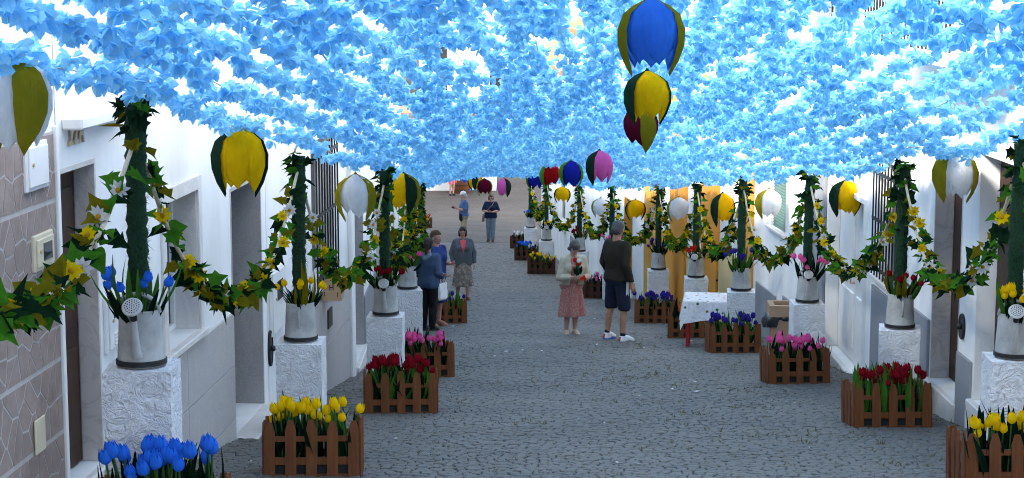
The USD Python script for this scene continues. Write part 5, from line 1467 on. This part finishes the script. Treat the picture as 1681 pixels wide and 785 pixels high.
def shoes(P, mat, g=.010, sole=None, name='shoe'):
    for q in P['R'].values():
        m = chain_mesh(P['foot'](q, g)).trim_by_plane((0, 0, -1.0), -(q['an'][2] + .022))
        s = obj(name, P['S'](smooth_m(m, .014, 3)), mat, P['o'], True)
        if sole:
            a = q['an'] * .4 + q['toe'] * .6
            pts = [(q['an'] + (0, .03, 0), .048), (a, .051), (q['toe'], .040)]
            m = chain_mesh([[(np.array((p[0], p[1], .012)), r_) for p, r_ in pts]]).trim_by_plane((0, 0, -1.0), -.040).trim_by_plane((0, 0, 1.0), -.004)
            obj('sole', P['S'](smooth_m(m, .014, 1)), sole, s, True)
def sleeves(P, g, upto=1.0):
    out = []
    for q in P['R'].values():
        if upto <= 1.0:
            e = q['sh'] * (1 - upto) + q['el'] * upto; out.append([(q['sh'], .060 + g), (e, .050 + g)])
        else:
            e = q['el'] * (2 - upto) + q['wr'] * (upto - 1); out += [[(q['sh'], .060 + g), (q['el'], .048 + g)], [(q['el'], .048 + g), (e, .034 + g)]]
    return out
A = np.array
# 1 the man in shorts, seen from behind
p = on_ground(1012, 560)
P = person('man in a dark brown jumper and navy shorts standing with his back turned', p, math.radians(128), 1.84, 'tan', 'grey', 'short', 1.08, head_turn=.25, head_nod=.32,
    arms={'l': dict(el=A([.25, .04, 1.14]), wr=A([.27, -.10, .93])), 'r': dict(el=A([-.25, .05, 1.14]), wr=A([-.28, -.03, .88]))},
    legs={'l': dict(kn=A([.14, -.02, .50]), an=A([.17, .03, .085])), 'r': dict(kn=A([-.14, -.02, .50]), an=A([-.16, .02, .085]))})
P['garment']('jumper', P['torso'](.022) + P['bust'](.02) + sleeves(P, .014, 1.94), fabric('brown_knit', (.024, .020, .014)), .90, True, fold=.010)
NAVY = fabric('navy_shorts', (.012, .017, .035))
P['garment']('shorts', P['torso'](.016) + [[(q['hp'], .112), (q['kn'] + (0, 0, .02), .098)] for q in P['R'].values()], NAVY, .47, True, fold=.010, cuts=[((0, 0, -1), -.99)])
for q in P['R'].values():
    s = q['s']; pts = [q['hp'] * (1 - t) + q['kn'] * t + A([s * (.106 - .010 * t), -.0, 0]) for t in (.12, .45, .8, .93)]
    v, f = bevbox(-.004, .004, -.026, .026, -.20, .20, .002)
    mid = (pts[0] + pts[-1]) / 2
    obj('side_stripe', ((v + mid) * P['k'], f), fabric('white_stripe_%s' % ('left' if s > 0 else 'right'), (.62, .63, .65)), P['o'])
shoes(P, fabric('white_trainer', (.70, .70, .71)), .012, plain('blue_sole', (.05, .13, .36), .6))
STR = plain('red_stripe', (.55, .04, .06), .6)
for q in P['R'].values():
    for j in range(3):
        c = q['an'] * (.62 - .12 * j) + q['toe'] * (.38 + .12 * j)
        for s in (-1, 1):
            obj('shoe_stripe', P['S'](smooth_m(chain_mesh([[(c + A([s * .045, .0, -.02]), .006), (c + A([s * .034, .012, .018 - .006 * j]), .006)]]), .01, 1)), STR, P['o'], True)
    obj('heel_patch', P['S'](smooth_m(chain_mesh([[(q['an'] + A([0, .060, -.035]), .022), (q['an'] + A([0, .055, -.005]), .018)]]), .012, 2)), STR, P['o'], True)
    obj('sock', P['S'](smooth_m(chain_mesh([[(q['an'] + A([0, 0, .0]), .040), (q['an'] + A([0, .002, .045]), .040)]]), .016, 2)), fabric('black_sock_%s' % ('left' if q['s'] > 0 else 'right'), (.015, .015, .018)), P['o'], True)

# 2 the woman looking down at her bouquet
p = on_ground(938, 551)
P = person('woman in a cream cardigan and pink patterned dress bending over a small bouquet', p, math.radians(14), 1.56, 'fair', 'grey', 'bob', 1.10, head_turn=.12, head_nod=.85, lean=.22, fem=True,
    arms={'l': dict(el=A([.26, -.12, 1.08]), wr=A([.075, -.31, 1.07]), palm=A([-.6, .3, .6]), curl=.9), 'r': dict(el=A([-.26, -.12, 1.08]), wr=A([-.06, -.32, 1.10]), palm=A([.6, .3, .6]), curl=.9)},
    legs={'l': dict(kn=A([.075, -.03, .50]), an=A([.065, .02, .085])), 'r': dict(kn=A([-.075, -.02, .50]), an=A([-.085, .03, .085]))})
DRESS = printed('pink_printed_dress', (.33, .135, .115), [(0, (.46, .29, .26)), (.5, (.42, .24, .21)), (1, (.20, .06, .055))], 38, .34)
P['garment']('dress', P['torso'](.012) + P['bust'](.012), DRESS, .84, True, fold=.006)
P['skirt']('skirt', DRESS, 1.02, .37, .140, .225, 6, .026)
CARDI = fabric('cream_cardigan', (.46, .41, .31))
gap = [tuple(P['lean'](A([x, y, z]))) for y in (-.6, -.05) for x, z in ((-.075, 1.50), (.075, 1.50), (-.05, .94), (.05, .94))]
gap += [(x, y, .5) for y in (-.6, -.05) for x in (-.07, .07)]
P['garment']('cardigan', P['torso'](.026) + P['bust'](.022) + sleeves(P, .016, 1.72), CARDI, .93, True, fold=.008, minus=gap)
shoes(P, fabric('pale_sandal', (.50, .38, .32)), .009)
# the bouquet she holds
k = P['k']; c0 = A([0.005, -.375, 1.10]) * k; Rz = rotz(math.radians(14)); wp = p + Rz @ c0
bq = thing('bouquet', 'small red and white bouquet held by the woman in the cream cardigan', 'bouquet', wp, math.radians(14))
r = rnd(31)
for q in range(5):
    a = r.uniform(0, 6.28); t = A([.035 * math.cos(a) - .02, .03 * math.sin(a) - .01, .20 + r.uniform(0, .05)])
    obj('stem', MB().tube([(0, 0, -.08), tuple(t * .6), tuple(t)], .005, 5), STEM_G, bq, True)
    (bv, bf), _, _ = tulip_geo(60 + q, 0.0); obj('blossom', (bv * 1.1 + t - (0, 0, .01), bf), TUL_COL['white' if q == 1 else 'red'], bq, True)
for q in range(6):
    lv, lf = blade(.17, .03, .3, r); a = r.uniform(0, 6.28); obj('leaf', (orient(lv, (math.cos(a) * .8, math.sin(a) * .6, 1), (math.cos(a), math.sin(a), 0)) + (0, 0, .02), lf), LEAF_DARK, bq)
for q in range(4):
    lv, lf = star(.03, 6, r, .5, .5); obj('small_flower', (orient(lv, (1, 0, .2), (0, -1, .3)) + (.05 + .02 * q, -.02, -.02 + .02 * (q % 3)), lf), TUL_COL['red'], bq)

# 3 the woman in the grey cardigan
p = on_ground(760, 494)
P = person('woman in a grey cardigan, coral top and floral skirt walking up the street', p, math.radians(8), 1.60, 'rosy', 'dark', 'bob', 1.12, head_turn=-.05, head_nod=.05, fem=True,
    arms={'l': dict(el=A([.27, .05, 1.12]), wr=A([.27, -.05, .88]), curl=.5), 'r': dict(el=A([-.26, .07, 1.13]), wr=A([-.22, -.02, .90]), curl=.5)},
    legs={'l': dict(kn=A([.10, -.07, .50]), an=A([.10, -.08, .085])), 'r': dict(kn=A([-.10, .0, .50]), an=A([-.12, .10, .10]))})
FLOR = printed('floral_skirt_print', (.17, .15, .13), [(0, (.38, .03, .06)), (.45, (.30, .26, .22)), (1, (.10, .09, .08))], 15, .42)
P['garment']('top', P['torso'](.010) + P['bust'](.010), fabric('coral_top', (.62, .10, .11)), .86, True, fold=.004)
GC = fabric('grey_cardigan', (.085, .10, .115))
vee = [(x, y, z) for y in (-.5, -.035) for x, z in ((-.085, 1.50), (.085, 1.50), (-.012, 1.17), (.012, 1.17))]
P['garment']('cardigan', P['torso'](.026) + P['bust'](.022) + sleeves(P, .016, 1.80), GC, .86, True, fold=.008, minus=vee)
P['skirt']('skirt', FLOR, .98, .36, .145, .215, 7, .02)
shoes(P, fabric('brown_sandal', (.13, .06, .04)), .009)
def glasses(P, dark=False, lab=None):
    for s in (-1, 1):
        a = np.linspace(0, 2 * np.pi, 17)
        if dark: obj('lens', P['S'](smooth_m(chain_mesh([[(P['hp'](s * .020, -.099, .008), .014), (P['hp'](s * .044, -.092, .008), .014)]]), .01, 2)), LENS, P['o'], True)
        else: obj('glasses_rim', MB().tube([tuple(P['hp'](s * .032 + .020 * math.cos(q), -.100, .006 + .016 * math.sin(q)) * P['k']) for q in a], .0028, 6), BLACK, P['o'], True)
        obj('glasses_arm', MB().tube([tuple(P['hp'](s * .054, -.096, .010) * P['k']), tuple(P['hp'](s * .088, -.04, .014) * P['k']), tuple(P['hp'](s * .09, .01, .012) * P['k'])], .003, 6), BLACK, P['o'], True)
glasses(P)

# 4 the woman in the blue shirt
p = on_ground(717, 537)
P = person('woman in a royal blue T-shirt talking with a white bag on her arm', p, math.radians(52), 1.66, 'rosy', 'brown', 'short', 1.06, head_turn=.1, head_nod=.02, fem=True,
    arms={'l': dict(el=A([.23, .02, 1.14]), wr=A([.12, -.22, 1.16]), palm=A([-.3, .2, .9]), curl=.6), 'r': dict(el=A([-.24, .00, 1.13]), wr=A([-.10, -.23, 1.00]), palm=A([.2, .2, .9]), curl=.8)})
P['garment']('shirt', P['torso'](.020) + P['bust'](.018) + sleeves(P, .020, .72), fabric('royal_blue_shirt', (.025, .045, .165)), .86, True, fold=.009)
P['skirt']('skirt', fabric('dark_blue_skirt', (.020, .030, .11)), 1.0, .46, .140, .19, 6, .012)
obj('collar', MB().tube([tuple((P['lean'](A([.066 * math.cos(q), .02 + .062 * math.sin(q), 1.435 - .02 * math.sin(-q)]))) * P['k']) for q in np.linspace(0, 2 * np.pi, 21)], .010, 6), fabric('white_collar', (.6, .62, .66)), P['o'], True)
shoes(P, fabric('flat_sandal', (.30, .17, .12)), .009)
# white carrier bag
kk = P['k']; wv = P['R']['r']['wr'] * kk; bp = p + rotz(math.radians(52)) @ (wv + (0, 0, -.47))
bg = thing('carrier_bag', 'white carrier bag hanging from the arm of the woman in blue', 'bag', bp, math.radians(62))
bgm = smooth_m(chain_mesh([[(A([-.10, 0, .06]), .035), (A([.10, 0, .06]), .035), (A([-.11, 0, .30]), .02), (A([.11, 0, .30]), .02)]]), .02, 3); vv = np.array(bgm.vertices); vv += np.array(bgm.vertex_normals) * (.02 * (meshkit.noise(vv * 14, 2) - .5))[:, None]
obj('bag_body', (vv, np.array(bgm.faces)), plain('white_bag_film', (.72, .72, .73), .4), bg, True)
for s in (-1, 1): obj('strap', MB().tube([(-.07, s * .015, .30), (-.03, s * .012, .42), (0, 0, .47), (.03, s * .012, .42), (.07, s * .015, .30)], .006, 6), plain('bag_strap_%s' % ('near' if s < 0 else 'far'), (.7, .7, .71), .4), bg, True)

# 5 the person in the hoodie
p = on_ground(704, 545)
P = person('dark haired person in a slate blue hoodie and black trousers seen from behind', p, math.radians(150), 1.55, 'tan', 'dark', 'bun', 1.02, head_turn=.3, head_nod=.15, fem=True,
    arms={'l': dict(el=A([.24, .03, 1.13]), wr=A([.16, -.20, 1.05])), 'r': dict(el=A([-.24, .03, 1.13]), wr=A([-.17, -.19, 1.02]))})
HOOD = fabric('slate_blue_fleece', (.055, .085, .15))
P['garment']('hoodie', P['torso'](.030) + P['bust'](.022) + sleeves(P, .022, 1.92), HOOD, .83, True, fold=.010)
obj('hood', P['S'](smooth_m(chain_mesh([[(A([-.08, .07, 1.44]), .05), (A([.08, .07, 1.44]), .05), (A([0, .115, 1.38]), .055)]]), .02, 4)), fabric('grey_hood_lining', (.14, .19, .25)), P['o'], True)
P['garment']('trousers', [b for q in P['R'].values() for b in ([[(q['hp'], .106), (q['kn'], .080)], [(q['kn'], .080), (q['kn'] * .66 + q['an'] * .34 + A([0, .015, 0]), .078)], [(q['kn'] * .66 + q['an'] * .34 + A([0, .015, 0]), .078), (q['an'] + (0, 0, .02), .058)]])] + [P['torso'](.006)[2]], fabric('black_trousers', (.012, .013, .017)), .06, True, fold=.006)
shoes(P, fabric('black_shoe', (.02, .02, .022)), .010)

# 6 the man in the blue polo shirt
p = on_ground(762, 397.5)
P = person('man in a blue polo shirt and white cap looking at the camera in his hands', p, math.radians(-78), 1.72, 'rosy', 'pale', 'short', 1.16, head_turn=-.1, head_nod=.25,
    arms={'l': dict(el=A([.24, -.02, 1.14]), wr=A([.10, -.27, 1.20]), palm=A([-.5, .2, .8]), curl=.8), 'r': dict(el=A([-.24, -.02, 1.14]), wr=A([-.08, -.28, 1.20]), palm=A([.5, .2, .8]), curl=.8)})
P['garment']('polo_shirt', P['torso'](.024) + P['bust'](.022) + sleeves(P, .024, .85), fabric('blue_polo', (.055, .105, .22)), .93, True, fold=.009)
P['garment']('shorts', [P['torso'](.014)[2]] + [[(q['hp'], .110), (q['kn'] + (0, 0, -.02), .085)] for q in P['R'].values()], fabric('khaki_shorts', (.30, .25, .18)), .45, True, fold=.008, cuts=[((0, 0, -1), -1.0)])
shoes(P, fabric('dark_trainer', (.05, .05, .055)), .012)
WCAP = fabric('white_cap', (.62, .62, .62))
obj('cap', P['S'](smooth_m(chain_mesh([[(P['hp'](0, .02, .085), .092), (P['hp'](0, -.01, .095), .085)], [(P['hp'](0, -.09, .085), .012), (P['hp'](.05, -.12, .075), .010), (P['hp'](-.05, -.12, .075), .010), (P['hp'](0, -.05, .09), .05)]]).trim_by_plane((0, 0, 1.0), float(P['hp'](0, 0, .055)[2])), .016, 3)), WCAP, P['o'], True)
obj('pouch', P['S'](smooth_m(chain_mesh([[(A([.14, -.13, .98]), .045), (A([.14, -.13, .80]), .05), (A([.05, -.15, .82]), .04), (A([.05, -.15, .97]), .04)]]), .02, 2)), fabric('black_pouch', (.015, .015, .018)), P['o'], True)
wp = p + rotz(math.radians(-78)) @ (A([.01, -.37, 1.23]) * P['k'])
cm_ = thing('camera_in_hand', 'small black camera held by the man in the blue polo shirt', 'camera', wp, math.radians(-78))
obj('case', bevbox(-.06, .06, -.025, .025, -.04, .04, .008), BLACK, cm_); obj('lens', MB().tube([(0, -.024, 0), (0, -.07, 0)], .028, 14), IRON, cm_, 40)

# 7 the woman in sunglasses
p = on_ground(806, 397)
P = person('woman in sunglasses and a navy T-shirt with grey jeans and a shoulder bag', p, math.radians(-6), 1.64, 'rosy', 'brown', 'bob', 1.12, head_turn=.05, head_nod=.25, fem=True,
    arms={'l': dict(el=A([.28, -.01, 1.15]), wr=A([.09, -.26, 1.13]), palm=A([-.2, .2, .9]), curl=.8), 'r': dict(el=A([-.28, -.01, 1.15]), wr=A([-.09, -.27, 1.14]), palm=A([.2, .2, .9]), curl=.8)},
    legs={'l': dict(kn=A([.09, -.05, .50]), an=A([.07, -.05, .085])), 'r': dict(kn=A([-.09, -.0, .50]), an=A([-.09, .07, .09]))})
P['garment']('shirt', P['torso'](.024) + P['bust'](.022) + sleeves(P, .024, .85), fabric('navy_shirt', (.010, .016, .045)), .88, True, fold=.010)
P['garment']('jeans', [b for q in P['R'].values() for b in ([[(q['hp'], .115), (q['kn'], .085)], [(q['kn'], .085), (q['an'] + (0, 0, -.01), .072)]])] + [P['torso'](.010)[2]], fabric('grey_blue_jeans', (.13, .16, .20)), .05, True, fold=.010)
shoes(P, fabric('brown_shoe', (.06, .04, .035)), .012)
glasses(P, True)
bg = thing('shoulder_bag', 'grey brown shoulder bag at the hip of the woman in sunglasses', 'bag', p, math.radians(-6))
TAUPE = fabric('taupe_leather', (.17, .14, .115), .2, 12, .5)
obj('bag_body', P['S'](smooth_m(chain_mesh([[(A([-.27, -.02, .98]), .04), (A([-.27, .08, .98]), .04), (A([-.29, -.03, .78]), .05), (A([-.29, .09, .78]), .05)]]), .02, 3)), TAUPE, bg, True)
obj('strap', MB().tube([tuple(A(q) * P['k']) for q in ((-.27, -.03, 1.0), (-.20, -.13, 1.10), (-.06, -.20, 1.24), (.06, -.165, 1.36), (.115, -.06, 1.47), (.11, .05, 1.46), (-.02, .14, 1.30), (-.18, .13, 1.12), (-.27, .06, 1.0))], .014, 8), TAUPE, bg, True)

# 8 the person in pink shorts, head and shoulders above the paper flowers
p = on_ground(742, 321)
P = person('person in pink shorts and black shoes far down the street below the paper flowers', p, math.radians(25), 1.66, 'fair', 'brown', 'bob', 1.0, fem=True)
P['garment']('top', P['torso'](.018) + P['bust'](.016) + sleeves(P, .018, .5), fabric('white_top', (.6, .6, .6)), .9, True)
P['garment']('shorts', [P['torso'](.014)[2]] + [[(q['hp'], .108), (q['kn'] * .55 + q['hp'] * .45, .092)] for q in P['R'].values()], fabric('pink_shorts', (.72, .16, .26)), .66, True, cuts=[((0, 0, -1), -1.0)])
shoes(P, fabric('black_flat_shoe', (.015, .015, .018)), .010)
